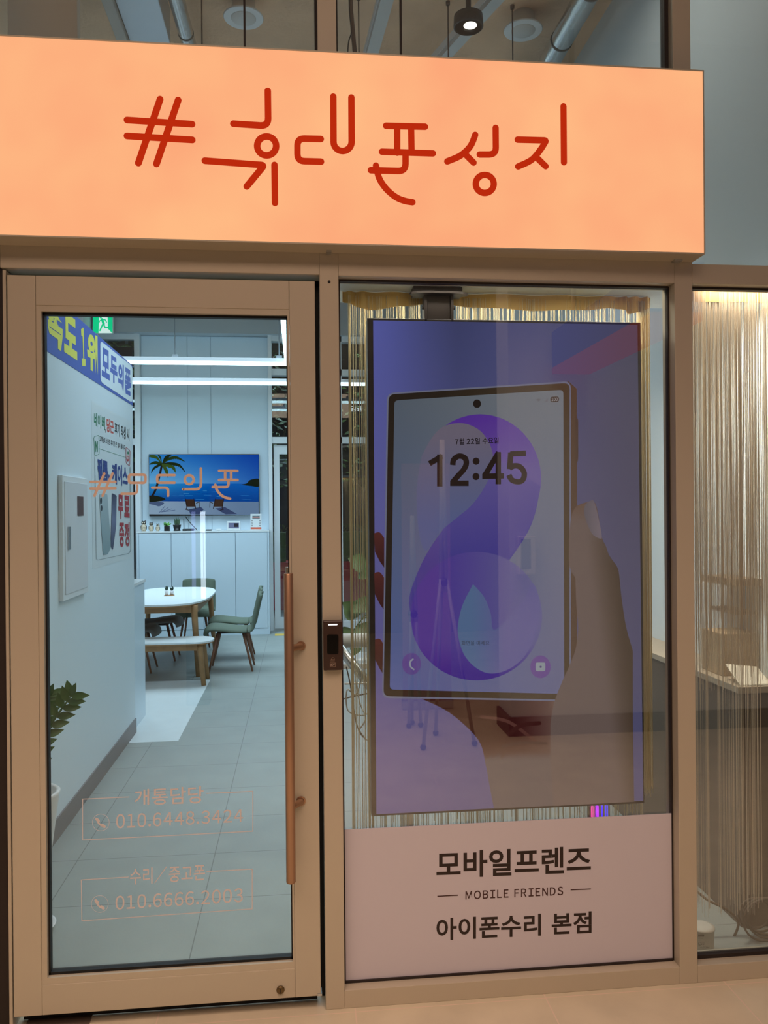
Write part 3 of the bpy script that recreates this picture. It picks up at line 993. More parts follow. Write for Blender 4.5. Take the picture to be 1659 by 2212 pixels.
def curtain(label, xs, y, ztop, zbot, r, seed, header, wave=0.004, mat=None):
    random.seed(seed)
    t = thing('string_curtain', label, 'curtain', (sum(x for x, _ in header)/len(header), y, ztop))
    mb = MB()
    hp = [(x, y+0.008*math.sin(i*1.3), z) for i, (x, z) in enumerate(smooth(header, 5))]
    for i in range(len(hp)-1):
        a, b = hp[i], hp[i+1]
        mb.prism([(a[0], a[1], ztop), (b[0], b[1], ztop), b, a], (0, 0.003, 0))
    mb.build('header', M('tan_header', (222, 184, 110), 0.8, bump=0.2, bscale=500), t)
    mb = MB()
    for (x, zb) in xs:
        yy = y+random.uniform(-0.008, 0.012)
        ph = random.uniform(0, 6)
        k = 5
        pts = []
        for i in range(k+1):
            f = i/k
            pts.append((x+wave*math.sin(ph+f*5)*f, yy+wave*math.cos(ph+f*4)*f, ztop-0.015+(zb-ztop+0.015)*f))
        mb.tube(pts, r*random.uniform(0.7, 1.2), 3, caps=False)
    o = mb.build('threads', mat or THREAD, t, fix=False)
    o['kind'] = 'stuff'
    return t


random.seed(3)
CY = 0.30
xs = []
fx = lambda px, py=900: P(px, py, y=CY).x
for px, n, sp in ((757, 10, 3.0), (790, 10, 3.0), (770, 2, 2), (776, 2, 1.5), (783, 3, 2), (797, 6, 3), (764, 2, 1)):
    for _ in range(n): xs.append((fx(px+random.uniform(-sp, sp)), 0.3))
for i in range(230): xs.append((random.uniform(fx(800), fx(1385)), 0.36 + random.uniform(-0.1, 0.1)))
for i in range(46): xs.append((random.uniform(fx(1383), fx(1405)), 0.52+random.uniform(-0.02, 0.02)))
curtain('tan string curtain hanging behind the portrait screen', xs, CY, 2.298, 0.3, 0.0012, 11,
        [(fx(742), 2.262), (fx(765), 2.252), (fx(800), 2.236), (fx(880), 2.252), (fx(940), 2.258), (fx(1010), 2.253), (fx(1150), 2.244), (fx(1270), 2.25), (fx(1340), 2.256), (fx(1362), 2.238), (fx(1390), 2.25), (fx(1408), 2.262)], 0.0012)
CY2 = 0.16
f2 = lambda px, py=1400: P(px, py, y=CY2).x
xs = []
for i in range(520): xs.append((random.uniform(f2(1498), f2(1760)), random.uniform(0.9, 1.2)))
for c_ in (1506, 1514, 1526, 1527, 1529, 1550, 1552, 1563, 1573, 1580, 1586, 1594, 1600, 1603, 1612, 1621, 1625, 1630, 1634, 1638, 1640, 1690, 1720):
    for _ in range(random.randint(3, 6)): xs.append((f2(c_+random.uniform(-2.0, 2.0)), random.uniform(0.12, 0.2)))
curtain('pale tan string curtain hanging inside the right window', xs, CY2, 2.298, 0.2, 0.0007, 12,
        [(f2(1497, 640), 2.25), (f2(1560, 640), 2.247), (f2(1620, 640), 2.25), (f2(1800, 640), 2.25)], 0.0015, THREAD2)

# ================================================================== LEFT PARTITION: banner, posters, cabinet
ws = lambda px, py, l=0: P(px, py, x=-1.1475+l)
bn = thing('banner', 'blue banner with yellow lettering along the top of the left partition', 'banner', (-1.148, 2.3, 2.28))
zb0, zb1 = 2.287, 2.568
MB().box(-1.1495, -1.148, 0.7, 3.32, zb0, zb1).build('sheet', M('banner_blue', (54, 84, 178), 0.5), bn)
pc = Pic(ws, 0.0001)
def cb(pts): return [(70+x/7.213, 660+y/7.213) for x, y in pts]
YL = (232, 226, 66)
pc.text('1', cb([(750, 318), (826, 372), (828, 945), (775, 940)]), YL, 0.04)
pc.text('위', cb([(852, 390), (1015, 480), (1018, 1085), (855, 990)]), YL, 0.055)
pc.text('도', cb([(492, 85), (690, 240), (700, 858), (495, 720)]), YL, 0.055)
pc.text('속', cb([(232, -70), (475, 90), (470, 728), (245, 560)]), YL, 0.055)
pc.text('급', cb([(60, -190), (215, -80), (210, 540), (60, 440)]), YL, 0.055)
pc.poly(cb(fillet([(1058, 545), (1560, 950), (1560, 1520), (1062, 1190)], 60, closed=True)), (226, 234, 240))
for ch, qd in (('모', [(1085, 640), (1200, 715), (1205, 1172), (1080, 1095)]), ('두', [(1213, 755), (1322, 830), (1326, 1245), (1213, 1170)]),
               ('의', [(1335, 870), (1425, 930), (1425, 1340), (1335, 1275)]), ('폰', [(1440, 950), (1532, 1015), (1538, 1420), (1442, 1365)])):
    pc.text(ch, cb(qd), (40, 74, 176), 0.05)
pc.build('lettering', PRINT, bn)
ps = thing('poster', 'phone film and case giveaway poster with green and red lettering on the partition', 'poster', (-1.149, 2.7, 1.22), group='posters on the left partition')
MB().box(-1.1498, -1.149, 2.18, 3.255, 1.226, 2.168).build('sheet', M('poster_paper', (222, 228, 230), 0.4), ps)
pc = Pic(lambda px, py, l=0: P(px, py, x=-1.1488+l), 0.0001)
def cq(pts): return [(80+x/5.53, 840+y/5.53) for x, y in pts]
NV, RDD, GRN, DK = (36, 62, 136), (176, 44, 56), (28, 124, 84), (44, 46, 50)
pc.text('네이버', cq([(680, 276), (812, 335), (812, 498), (680, 440)]), GRN, 0.03)
pc.text(',', cq([(812, 478), (824, 482), (824, 530), (814, 525)]), DK, 0.03)
pc.text('당근', cq([(832, 346), (916, 384), (916, 540), (832, 515)]), (214, 84, 70), 0.035)
pc.text('후기 작성 시', cq([(928, 392), (1102, 475), (1102, 628), (928, 548)]), DK, 0.03)
pc.text('고객님의 소중한 후기가 큰 힘이 됩니다', cq([(748, 558), (1054, 672), (1054, 735), (748, 628)]), DK, 0.02)
pc.stroke(cq(fillet([(678, 572), (740, 552), (742, 782), (690, 800)], 18, closed=True)), 1.0, GRN, closed=True)
pc.text('N', cq([(694, 620), (726, 625), (726, 755), (698, 752)]), GRN, 0.04)
pc.stroke(cq([(742, 714), (1062, 820)]), 0.7, GRN, cap=False)
pc.stroke(cq(fillet([(1062, 695), (1112, 738), (1108, 922), (1064, 885)], 18, closed=True)), 1.0, RDD, closed=True)
pc.poly(cq(circ(1086, 832, 14, 36, n=20)), (190, 60, 60))
pc.poly(cq(circ(1086, 826, 5, 16, n=16)), (226, 230, 232))
pc.poly(cq(circ(1088, 765, 9, 18, n=12)), GRN)
pc.text('필름,', cq([(722, 822), (868, 872), (868, 1135), (728, 1095)]), NV, 0.045)
pc.text('케이스', cq([(896, 880), (1084, 930), (1084, 1172), (900, 1130)]), NV, 0.04)
pc.text('무', cq([(968, 1260), (1030, 1268), (1030, 1555), (975, 1545)]), RDD, 0.05)
pc.text('료', cq([(1042, 1270), (1106, 1280), (1106, 1540), (1046, 1530)]), RDD, 0.05)
pc.text('증', cq([(982, 1598), (1042, 1600), (1042, 1893), (985, 1880)]), RDD, 0.03)
pc.text('정', cq([(1048, 1595), (1106, 1595), (1106, 1882), (1050, 1880)]), RDD, 0.03)
pc.poly(cq(fillet([(742, 1255), (840, 1255), (884, 1880), (850, 1975), (790, 1985)], 22, closed=True)), lambda x, y: mixc((176, 190, 196), (136, 158, 164), (y-1070)/120), 6)
for cc in ((764, 1338, 13, 40), (772, 1425, 11, 34)): pc.poly(cq(circ(*cc, n=20)), (40, 48, 58))
pc.poly(cq(fillet([(898, 1245), (952, 1275), (946, 1640), (908, 1925), (880, 1880)], 14, closed=True)), lambda x, y: mixc((52, 58, 84), (118, 124, 158), (y-1065)/60 if y < 1120 else (1190-y)/70), 6)
pc.stroke(cq(fillet([(692, 812), (710, 2030), (725, 2045), (1100, 1965), (1120, 1930), (1112, 930)], 18)), 0.6, (90, 110, 112), cap=False)
pc.build('print', PRINT, ps)
ps = thing('poster', 'narrow poster with purple and maroon blocks cut off by the door frame', 'poster', (-1.149, 1.2, 1.24), group='posters on the left partition')
MB().box(-1.1498, -1.149, 0.85, 1.385, 1.24, 2.2).build('sheet', MATS['poster_paper'], ps)
psf = lambda px, py, l=0: P(px, py, x=-1.1488+l)
for pts_, cl_ in (([(80, 800), (98, 812), (98, 872), (80, 865)], (96, 102, 150)), ([(80, 905), (96, 910), (96, 985), (80, 985)], (150, 120, 140)), ([(80, 1060), (97, 1064), (99, 1150), (80, 1152)], (128, 44, 66))):
    Pic(psf, 0.0001).poly(pts_, cl_).build('colour_block', PRINT, ps)
Pic(psf, 0.0001).text('고', [(92, 1214), (99, 1214), (98, 1228), (92, 1229)], DK, 0.01).build('lettering', PRINT, ps)
eb = thing('electrical_panel', 'white electrical panel box mounted on the left partition', 'electrical box', (-1.15, 1.82, 1.104))
y0, y1 = P(136, 1160, x=-1.128).y, P(190, 1160, x=-1.128).y
z1_, z0_ = P(136, 1026, x=-1.128).z, P(136, 1300, x=-1.128).z
MB().box(-1.1495, -1.128, y0, y1, z0_, z1_, bev=0.003).build('case', WHITEMET, eb)
do = MB().box(-1.128, -1.1245, y0+0.03, y1-0.02, z0_+0.03, z1_-0.03, bev=0.001).build('door', M('panel_door_white', (216, 218, 222), 0.45), eb)
pa, pb = P(167, 1072, x=-1.124), P(180, 1114, x=-1.124)
MB().box(-1.1245, -1.1225, pa.y, pb.y, pb.z, pa.z).build('inspection_window', M('brown_plexiglass', (96, 70, 70), 0.2), do)
pa, pb = P(146, 1138, x=-1.124), P(150.5, 1187, x=-1.124)
MB().box(-1.1245, -1.117, pa.y, pb.y, pb.z, pa.z, bev=0.001).build('latch', STEEL, do)
# low cabinet at the end of the partition
lc = thing('low_cabinet', 'low white cabinet standing at the end of the left partition', 'cabinet', (-1.4, 3.56, 0))
MB().box(-1.62, -1.168, 3.335, 3.80, 0.0, 1.015).build('body', WALLP, lc)
MB().box(-1.63, -1.16, 3.335, 3.81, 1.015, 1.035).build('top', TABLEW, lc)

# ZZ plant in white pot near the door
pt = thing('potted_plant', 'dark green plant in a tall white tapered pot inside the door at left', 'plant', (-1.0, 0.6, 0))
PXc = (-1.005, 0.6)
MB().lathe([(0.055, 0.0), (0.058, 0.004), (0.075, 0.2), (0.113, 0.485), (0.117, 0.495), (0.11, 0.5), (0.1, 0.495), (0.09, 0.44), (0.0, 0.44)], (*PXc, 0.014), 40).build('pot', M('white_ceramic', (228, 226, 226), 0.3), pt)
MB().lathe([(0.0, 0.0), (0.08, 0.0), (0.098, 0.022), (0.092, 0.022), (0.075, 0.01), (0.0, 0.01)], (*PXc, 0.0), 36).build('saucer', MATS['white_ceramic'], pt)
MB().lathe([(0.0, 0.0), (0.088, 0.0), (0.0, 0.004)], (*PXc, 0.452), 24).build('soil', M('dark_soil', (60, 44, 34), 0.9, bump=0.5), pt)
for (dx, dy, s_) in ((0.06, -0.02, 0.022), (0.045, 0.03, 0.018), (0.02, -0.06, 0.02), (-0.03, -0.05, 0.022), (0.07, 0.012, 0.014)):
    MB().ball((PXc[0]+dx, PXc[1]+dy, 0.462), s_, (1.2, 0.9, 0.7)).build('pebble', M('pale_pebble', (214, 208, 200), 0.6), pt)
random.seed(5)
for (sx, sy, tx, ty, tz) in ((0.01, 0.0, 0.165, -0.02, 0.865), (-0.02, 0.02, -0.02, 0.07, 0.92), (0.0, 0.03, 0.05, 0.1, 0.84), (-0.03, -0.02, -0.09, -0.06, 0.88)):
    a, b = Vector((PXc[0]+sx, PXc[1]+sy, 0.45)), Vector((PXc[0]+tx, PXc[1]+ty, tz))
    mid = a.lerp(b, 0.5)+Vector((-(tx-sx)*0.22, 0, 0.03))
    pts = smooth([tuple(a), tuple(mid), tuple(b)], 6)
    st = MB().tube(pts, [0.007-0.004*i/(len(pts)-1) for i in range(len(pts))], 8).build('stem', LEAF, pt)
    mb = MB()
    for i in range(3, len(pts)):
        p_ = Vector(pts[i])
        d_ = (Vector(pts[i])-Vector(pts[i-1])).normalized()
        for sd in (-1, 1):
            sid = d_.cross(Vector((0, 1, 0.2))).normalized()*sd
            tip = p_+(sid*0.8+d_*0.75+Vector((0, random.uniform(-.25, .25), -0.1)))*0.062
            mb.leaf(p_, tip, 0.030, Vector((0.2, -1, 0.35)), 0.12, 0.25)
    mb.leaf(b, b+Vector((0.02, -0.01, 0.05)), 0.026, (0, -1, 0.3))
    mb.build('leaves', LEAF, st)

# ================================================================== BACK OF THE SHOP
sbx = thing('sideboard', 'long white four door sideboard under the television', 'sideboard', (-1.18, 7.93, 0))
CF = 7.753
bx0, bx1 = -1.985, -0.373
MB().box(bx0, bx1, CF+0.02, 8.145, 0.0, 1.285).build('body', WALLP, sbx)
MB().box(bx0-0.004, bx1+0.004, CF-0.004, 8.147, 1.285, 1.303).build('top', TABLEW, sbx)
MB().box(bx0, bx0+0.02, CF, CF+0.02, 0, 1.285).build('side_panel', WALLP, sbx)
MB().box(bx1-0.02, bx1, CF, CF+0.02, 0, 1.285).build('side_panel', WALLP, sbx)
MB().box(bx0+0.02, bx1-0.02, CF+0.004, CF+0.02, 0, 0.075).build('plinth', WALLP, sbx)
dxs = [bx0+0.02]+[P(px, 1250, y=CF).x for px in (370.4, 440, 509)]+[bx1-0.02]
for a, b in zip(dxs[:-1], dxs[1:]): MB().box(a+0.0035, b-0.0035, CF, CF+0.018, 0.083, 1.277).build('door', M('sideboard_door', (214, 228, 238), 0.3), sbx)

tvb = thing('television', 'wall television showing a palm beach with two loungers', 'television', (-1.18, 8.1, 1.5))
tz = [P(321, 981, y=8.09), P(559.5, 981.5, y=8.09), P(560, 1113, y=8.09), P(322, 1115, y=8.09)]
tx0, tx1, tzb, tzt = tz[0].x, tz[1].x, tz[2].z, tz[0].z
MB().box(tx0, tx1, 8.09, 8.148, tzb, tzt, bev=0.004).build('housing', BLACKP, tvb)
tsf = lambda px, py, l=0: P(px, py, y=8.0885-l)
pc = Pic(tsf, 0.0008)
def ct(pts): return [(310+x/6.144, 970+y/6.144) for x, y in pts]
def sky(x, y):
    u = (y-981)/64
    t = (x-321)/238
    return mixc(mixc((40, 132, 210), (0, 62, 168), t), (120, 180, 226), max(0, u)*max(0, 1-0.7*t))
def sea(x, y): return mixc(mixc((44, 150, 214), (0, 96, 190), (x-340)/120), (0, 66, 150), (y-1045)/40)
pc.poly(ct([(75, 72), (1528, 76), (1528, 460), (75, 460)]), sky, 9)
pc.poly(ct([(75, 458), (1528, 458), (1528, 700), (75, 694)]), sea, 9)
pc.poly(ct([(75, 692), (1528, 700), (1530, 874), (75, 866)]), lambda x, y: mixc((150, 170, 196), (110, 132, 166), (x-340)/180), 12)
for i_ in range(26):
    random.seed(i_)
    x_, y_ = random.uniform(260, 1400), random.uniform(480, 680)
    pc.stroke(ct([(x_, y_), (x_+random.uniform(40, 130), y_+2)]), 0.5, random.choice([(60, 150, 220), (0, 60, 146), (90, 176, 226)]), cap=False)
pc.poly(ct(smooth([(75, 620), (120, 615), (170, 622), (250, 640), (292, 668), (240, 688), (160, 700), (75, 720)])), (20, 30, 22))
pc.poly(ct(smooth([(75, 730), (150, 745), (210, 760), (275, 720), (210, 700), (75, 705)])), (76, 92, 130))
for a0 in (-20, 0, 20, 40): pc.stroke(ct([(230+a0, 840-a0*0.2), (330+a0*2.2, 775+a0*0.9)]), 1.2, (84, 100, 140))
trunk = smooth([(105, 640), (160, 540), (195, 420), (225, 300), (245, 200)])
pc.stroke(ct(trunk), 4.6, (30, 24, 26))
GR = [(36, 58, 26), (24, 40, 20), (58, 84, 34)]
for i_, fr in enumerate(([(245, 200), (330, 130), (440, 110), (550, 165)], [(245, 200), (360, 190), (480, 215), (555, 305)], [(245, 200), (180, 110), (100, 90), (75, 95)],
                         [(245, 200), (160, 175), (75, 200)], [(245, 200), (160, 235), (110, 290), (95, 350)], [(245, 200), (290, 240), (325, 300), (330, 385)],
                         [(245, 200), (230, 120), (190, 70)], [(245, 200), (290, 110), (380, 74)], [(245, 200), (400, 240), (430, 310)])):
    s_ = smooth(fr, 8)
    n_ = len(s_)
    pts_a, pts_b = [], []
    for j, p_ in enumerate(s_):
        wd = 36*math.sin(PI*(0.12+0.88*j/(n_-1)))**0.7
        pts_a.append((p_[0], max(74, p_[1]-wd*0.42)))
        pts_b.append((p_[0]-4, p_[1]+wd*(0.6+0.25*(j % 2))))
    pc.poly(ct(pts_a+pts_b[::-1]), GR[i_ % 3])
pc.poly(ct(smooth([(1285, 474), (1370, 455), (1400, 420), (1450, 400), (1528, 398), (1528, 496), (1440, 492), (1285, 474)])[:-1]), (16, 30, 20))
for (ox, sg_) in ((0, 1), (1620, -1)):
    f_ = lambda pts: ct([(ox+sg_*x, y) for x, y in pts])
    pc.poly(f_([(600, 800), (760, 770), (800, 800) if sg_ > 0 else (690, 780), (740, 866), (620, 862)]) if sg_ > 0 else ct([(950, 790), (1080, 770), (1240, 862), (1090, 866)]), (62, 74, 112))
    pc.poly(f_([(562, 665), (662, 665), (690, 765), (572, 765)]), (64, 44, 36))
    pc.stroke(f_([(556, 662), (576, 780), (560, 800), (600, 812)]), 1.6, (40, 26, 22))
    pc.stroke(f_([(668, 662), (694, 790)]), 1.5, (40, 26, 22))
    pc.stroke(f_([(700, 720), (738, 700), (740, 775)]), 1.5, (52, 36, 30))
pc.build('screen', TVPIC, tvb)

TOPZ = 1.303
owls = None


def owl(px, hpx, label):
    b = P(px, 1144, y=7.93)
    h_ = hpx*10.45/F_PX
    t = thing('owl_figurine', label, 'figurine', (b.x, 7.93, TOPZ), group='owl figurines on the sideboard')
    s_ = h_/0.11
    body = MB().lathe([(0.0, 0.0), (0.02*s_, 0.0), (0.027*s_, 0.02*s_), (0.028*s_, 0.045*s_), (0.022*s_, 0.066*s_), (0.014*s_, 0.074*s_), (0.0, 0.076*s_)], (b.x, 7.93, TOPZ), 20).build('body', M('speckled_cream', (206, 186, 160), 0.5, vary=0.45, vscale=90), t)
    hd_ = MB().ball((b.x, 7.93, TOPZ+0.087*s_), 0.024*s_, (1.05, 0.9, 0.85)).build('head', M('dark_owl', (44, 36, 34), 0.5), t)
    for sx in (-1, 1):
        MB().ball((b.x+sx*0.010*s_, 7.93-0.019*s_, TOPZ+0.09*s_), 0.0078*s_, (1, 0.5, 1)).build('eye', M('cream_eye', (226, 214, 190), 0.4), hd_)
        MB().lathe([(0.007*s_, 0), (0.0, 0.018*s_)], (b.x+sx*0.015*s_, 7.93, TOPZ+0.102*s_), 8).build('ear', MATS['dark_owl'], hd_)
        MB().ball((b.x+sx*0.026*s_, 7.93, TOPZ+0.04*s_), 0.013*s_, (0.45, 0.9, 1.9)).build('wing', MATS['dark_owl'], t)
    return t


owl(310.5, 22, 'largest of the three owl figurines at the left end of the sideboard')
owl(326.5, 18.5, 'middle sized owl figurine between the two others on the sideboard')
owl(341, 15.5, 'smallest owl figurine next to the small potted plant on the sideboard')

b = P(361, 1144, y=7.93)
t = thing('potted_plant', 'bright green leafy plant in a small black square pot on the sideboard', 'plant', (b.x, 7.93, TOPZ))
MB().box(b.x-0.032, b.x+0.032, 7.9, 7.96, TOPZ, TOPZ+0.062, bev=0.004).build('pot', BLACKP, t)
mb = MB()
random.seed(9)
for i in range(16):
    a = random.uniform(0, 2*PI)
    e = random.uniform(0.3, 1.2)
    mb.leaf((b.x, 7.93, TOPZ+0.06), Vector((b.x, 7.93, TOPZ+0.065))+Vector((math.cos(a)*math.cos(e), math.sin(a)*math.cos(e), math.sin(e)))*0.06, 0.03, (0, -0.4, 1), 0.2)
mb.build('leaves', M('bright_leaf', (96, 164, 60), 0.4), t)
b = P(382.5, 1144, y=7.93)
t = thing('potted_plant', 'upright snake plant in a round black pot on the sideboard', 'plant', (b.x, 7.93, TOPZ))
MB().lathe([(0.0, 0), (0.04, 0.0), (0.046, 0.012), (0.038, 0.014), (0.05, 0.07), (0.052, 0.078), (0.045, 0.075), (0.0, 0.065)], (b.x, 7.93, TOPZ), 24).build('pot', BLACKP, t)
mb = MB()
for i, (dx, hh) in enumerate(((-0.025, 0.13), (-0.008, 0.16), (0.012, 0.165), (0.028, 0.13), (0.0, 0.11))):
    mb.leaf((b.x+dx*0.6, 7.93+0.01*(i % 3-1), TOPZ+0.06), (b.x+dx*1.2, 7.93, TOPZ+0.06+hh*0.75), 0.022, (0.2*(i-2), -1, 0), 0.02, 0.3)
mb.build('leaves', M('snake_leaf', (66, 92, 66), 0.45, vary=0.3, vscale=40), t)
a, b = P(395, 1144, y=7.93), P(419, 1144, y=7.93)
t = thing('wireless_router', 'flat black router with one upright antenna on the sideboard', 'router', (a.x, 7.93, TOPZ))
MB().box(a.x, b.x, 7.88, 7.98, TOPZ, TOPZ+0.025, bev=0.006).build('body', BLACKP, t)
MB().tube([(a.x+0.008, 7.97, TOPZ+0.02), (a.x+0.006, 7.975, TOPZ+0.145)], 0.005, 8).build('antenna', BLACKP, t)
tag(MB().tube(smooth([tuple(P(401, 1116, y=8.12)), tuple(P(408, 1126, y=8.1)), tuple(P(418, 1137, y=8.05)), (P(426, 1144, y=8.0).x, 8.0, TOPZ+0.006)]), 0.005, 8).build('power_cable', CABLEB),
    'black cable hanging from the television down to the sideboard', 'cable')
a = P(452, 1144, y=7.9)
tag(MB().box(a.x-0.04, a.x+0.03, 7.86, 7.92, TOPZ, TOPZ+0.016, bev=0.005).build('remote_control', BLACKP), 'small black remote lying on the middle of the sideboard', 'remote')
a = P(472, 1144, y=7.9)
tag(MB().ball((a.x, 7.9, TOPZ+0.012), 0.03, (1.4, 1.0, 0.4)).build('computer_mouse', M('white_plastic', (226, 228, 228), 0.4)), 'white mouse lying on the sideboard left of the white tablet', 'mouse')
a, b = P(490.5, 1126, y=7.93), P(519.5, 1143.5, y=7.93)
t = thing('tablet', 'white framed tablet display standing on the sideboard', 'tablet', (a.x, 7.93, TOPZ))
MB().box(a.x, b.x, 7.92, 7.945, TOPZ, a.z, bev=0.006).build('case', M('white_plastic', (226, 228, 228), 0.4), t)
pc = Pic(lambda px, py, l=0: P(px, py, y=7.918-l), 0.0005)
pc.poly([(493.5, 1129.5), (516, 1129.5), (516, 1141), (493.5, 1141)], (112, 122, 160))
pc.poly([(505.5, 1130.5), (515, 1130.5), (515, 1138.5), (505.5, 1138.5)], (48, 50, 62))
pc.build('screen', SCREENPIC, t)
a, b = P(541, 1110, y=7.9), P(565, 1143.5, y=7.9)
t = thing('counter_card', 'white information card with orange foot in a clear stand under the television corner', 'card stand', (a.x, 7.9, TOPZ))
MB().box(a.x, b.x, 7.897, 7.903, TOPZ, a.z).build('card', M('card_white', (232, 234, 234), 0.4), t)
pc = Pic(lambda px, py, l=0: P(px, py, y=7.8965-l), 0.0004)
pc.poly([(541.5, 1139), (564.5, 1139), (564.5, 1143.2), (541.5, 1143.2)], (222, 104, 76))
for i_, (yy, cl_) in enumerate(((1115, (60, 60, 66)), (1117.6, (190, 90, 80)), (1120, (60, 60, 66)))): pc.stroke([(545, yy), (561, yy)], 1.3, cl_, cap=False)
for xx in (544.5, 561.5):
    for yy in (1125, 1130, 1135): pc.stroke([(xx-1.2, yy), (xx+1.2, yy)], 1.6, (130, 130, 134), cap=False)
pc.build('print', PRINT, t)

# exit sign
ex = thing('exit_sign', 'green running man exit sign high on the back wall', 'exit sign', (-2.37, 7.9, 3.7))
a, b = P(200, 677, y=7.88), P(244, 720.5, y=7.88)
MB().box(a.x, b.x, 7.88, 7.95, b.z, a.z, bev=0.003).build('housing', WHITEMET, ex)
MB().tube([((a.x+b.x)/2, 7.915, a.z), ((a.x+b.x)/2, 7.915, ZC)], 0.008).build('hanger', STEEL, ex)
pc = Pic(lambda px, py, l=0: P(px, py, y=7.8785-l), 0.0006)
cbx = lambda pts: cb(pts)
GE = (20, 210, 140)
pc.poly([(201, 678), (243, 678), (243, 719.5), (201, 719.5)], GE)
pc.poly(cb([(1040, 155), (1172, 155), (1176, 360), (1240, 430), (1030, 430)]), (232, 246, 240))
pc.poly(cb(circ(1064, 185, 17, n=20)), GE)
pc.stroke(cb([(1085, 215), (1105, 270), (1110, 290)]), 5.4, GE)
pc.stroke(cb(smooth([(1085, 220), (1050, 240), (1035, 270)])), 2.4, GE)
pc.stroke(cb(smooth([(1090, 220), (1130, 222), (1155, 260)])), 2.4, GE)
pc.stroke(cb([(1105, 285), (1130, 340), (1200, 345)]), 3.2, GE)
pc.stroke(cb([(1100, 285), (1075, 340), (1052, 390)]), 3.2, GE)
pc.build('face', SCREENPIC, ex)

# ------------------------------------------------------------------ pendant lights


def pendant(label, a, b, wd=0.055, ht=0.06, rods=(0.2, 0.8), lit=True, group='pendant linear lights'):
    a, b = Vector(a), Vector(b)
    d = (b-a).normalized()
    s_ = Vector((-d.y, d.x, 0))*wd/2
    t = thing('pendant_light', label, 'ceiling light', tuple((a+b)/2), group=group)
    MB().prism([a-s_+Vector((0, 0, 0.02)), a+s_+Vector((0, 0, 0.02)), a+s_+Vector((0, 0, ht)), a-s_+Vector((0, 0, ht))], b-a).build('housing', WHITEMET, t)
    s2 = s_*0.9
    MB().prism([a-s2-Vector((0, 0, 0.012)), a+s2-Vector((0, 0, 0.012)), a+s2+Vector((0, 0, 0.02)), a-s2+Vector((0, 0, 0.02))], b-a).build('diffuser', LEDW if lit else M('unlit_diffuser', (200, 204, 206), 0.5), t)
    for f_ in rods:
        p_ = a.lerp(b, f_)
        MB().tube([p_+Vector((0, 0, ht)), (p_.x, p_.y, ZC)], 0.006, 8).box(p_.x-0.03, p_.x+0.03, p_.y-0.012, p_.y+0.012, p_.z+ht, p_.z+ht+0.03).build('rod', M('light_grey_metal', (150, 156, 160), 0.4), t)
    return t


y1_ = 6.15
z1 = P(450, 785, y=y1_).z
xr = lambda px, y: P(px, 770, y=y).x
f_ = lambda px, y, a, b: (P(px, 770, y=y).x-a)/(b-a)
pendant('lit white linear pendant, the nearer of the two crossing over the table', (-3.2, y1_, z1), (0.0, y1_, z1), rods=(f_(378, y1_, -3.2, 0.0), f_(603, y1_, -3.2, 0.0)))
y2_ = 7.3
z2 = P(450, 828, y=y2_).z
pendant('lit white linear pendant farther back, close to the television wall', (-3.2, y2_, z2), (1.4, y2_, z2), rods=(0.1, 0.85))
pendant('lit white linear pendant running in depth above the right of the entrance aisle', (-0.10, 2.6, z1), (-0.10, 6.1, z1), wd=0.07, rods=(0.08, 0.965))
u0, u1 = P(835, 0, z=4.0), P(803, 118, z=4.0)
d_ = (u1-u0).normalized()
pendant('unlit white linear fixture under the ceiling seen through the pane above the sign centre', u0-d_*0.6, u1+d_*1.6, wd=0.07, rods=(0.1, 0.9), lit=False)
u0, u1 = P(1072, 0, z=4.2), P(960, 124, z=4.2)
d_ = (u1-u0).normalized()
pendant('slanted unlit linear fixture beside the black downlight above the sign', u0-d_*0.5, u1+d_*1.2, wd=0.07, rods=(0.15, 0.85), lit=False)

# ------------------------------------------------------------------ ceiling services seen over the sign
for (px, py, lb) in ((526, 40, 'round white air diffuser above the left half of the sign'), (1130, 67, 'round white air diffuser above the right half of the sign')):
    c_ = P(px, py, z=4.30)
    t = thing('air_diffuser', lb, 'air vent', tuple(c_), group='round air diffusers')
    MB().lathe([(0.108, 0.0), (0.112, 0.006), (0.100, 0.018), (0.066, 0.022), (0.062, ZC-4.30-0.001), (0.052, ZC-4.30-0.001), (0.055, 0.03), (0.08, 0.012), (0.084, 0.002)], tuple(c_), 36).build('ring', WHITEMET, t)
    MB().lathe([(0.0, -0.004), (0.066, -0.004), (0.074, 0.004), (0.06, 0.016), (0.0, 0.018)], tuple(c_), 36).build('disc', M('vent_disc', (214, 212, 208), 0.5), t)


def flex(label, a, b, r):
    a, b = Vector(a), Vector(b)
    t = thing('air_duct', label, 'air duct', tuple((a+b)/2), group='silver round ducts')
    n_ = 60
    pts = [a.lerp(b, i/n_) for i in range(n_+1)]
    MB().tube(pts, [r*(1+0.02*math.sin(i*2.1)) for i in range(n_+1)], 20).build('duct', M('foil_duct', (196, 196, 194), 0.22, 0.9, bump=0.25, bscale=30), t)
    for k in range(1, 9):
        p_ = a.lerp(b, k/9)
        d = (b-a).normalized()
        MB().tube([p_-d*0.006, p_+d*0.006], r*1.05, 20).build('clamp', M('grey_clamp', (110, 106, 100), 0.5, 0.5), t)
    return t


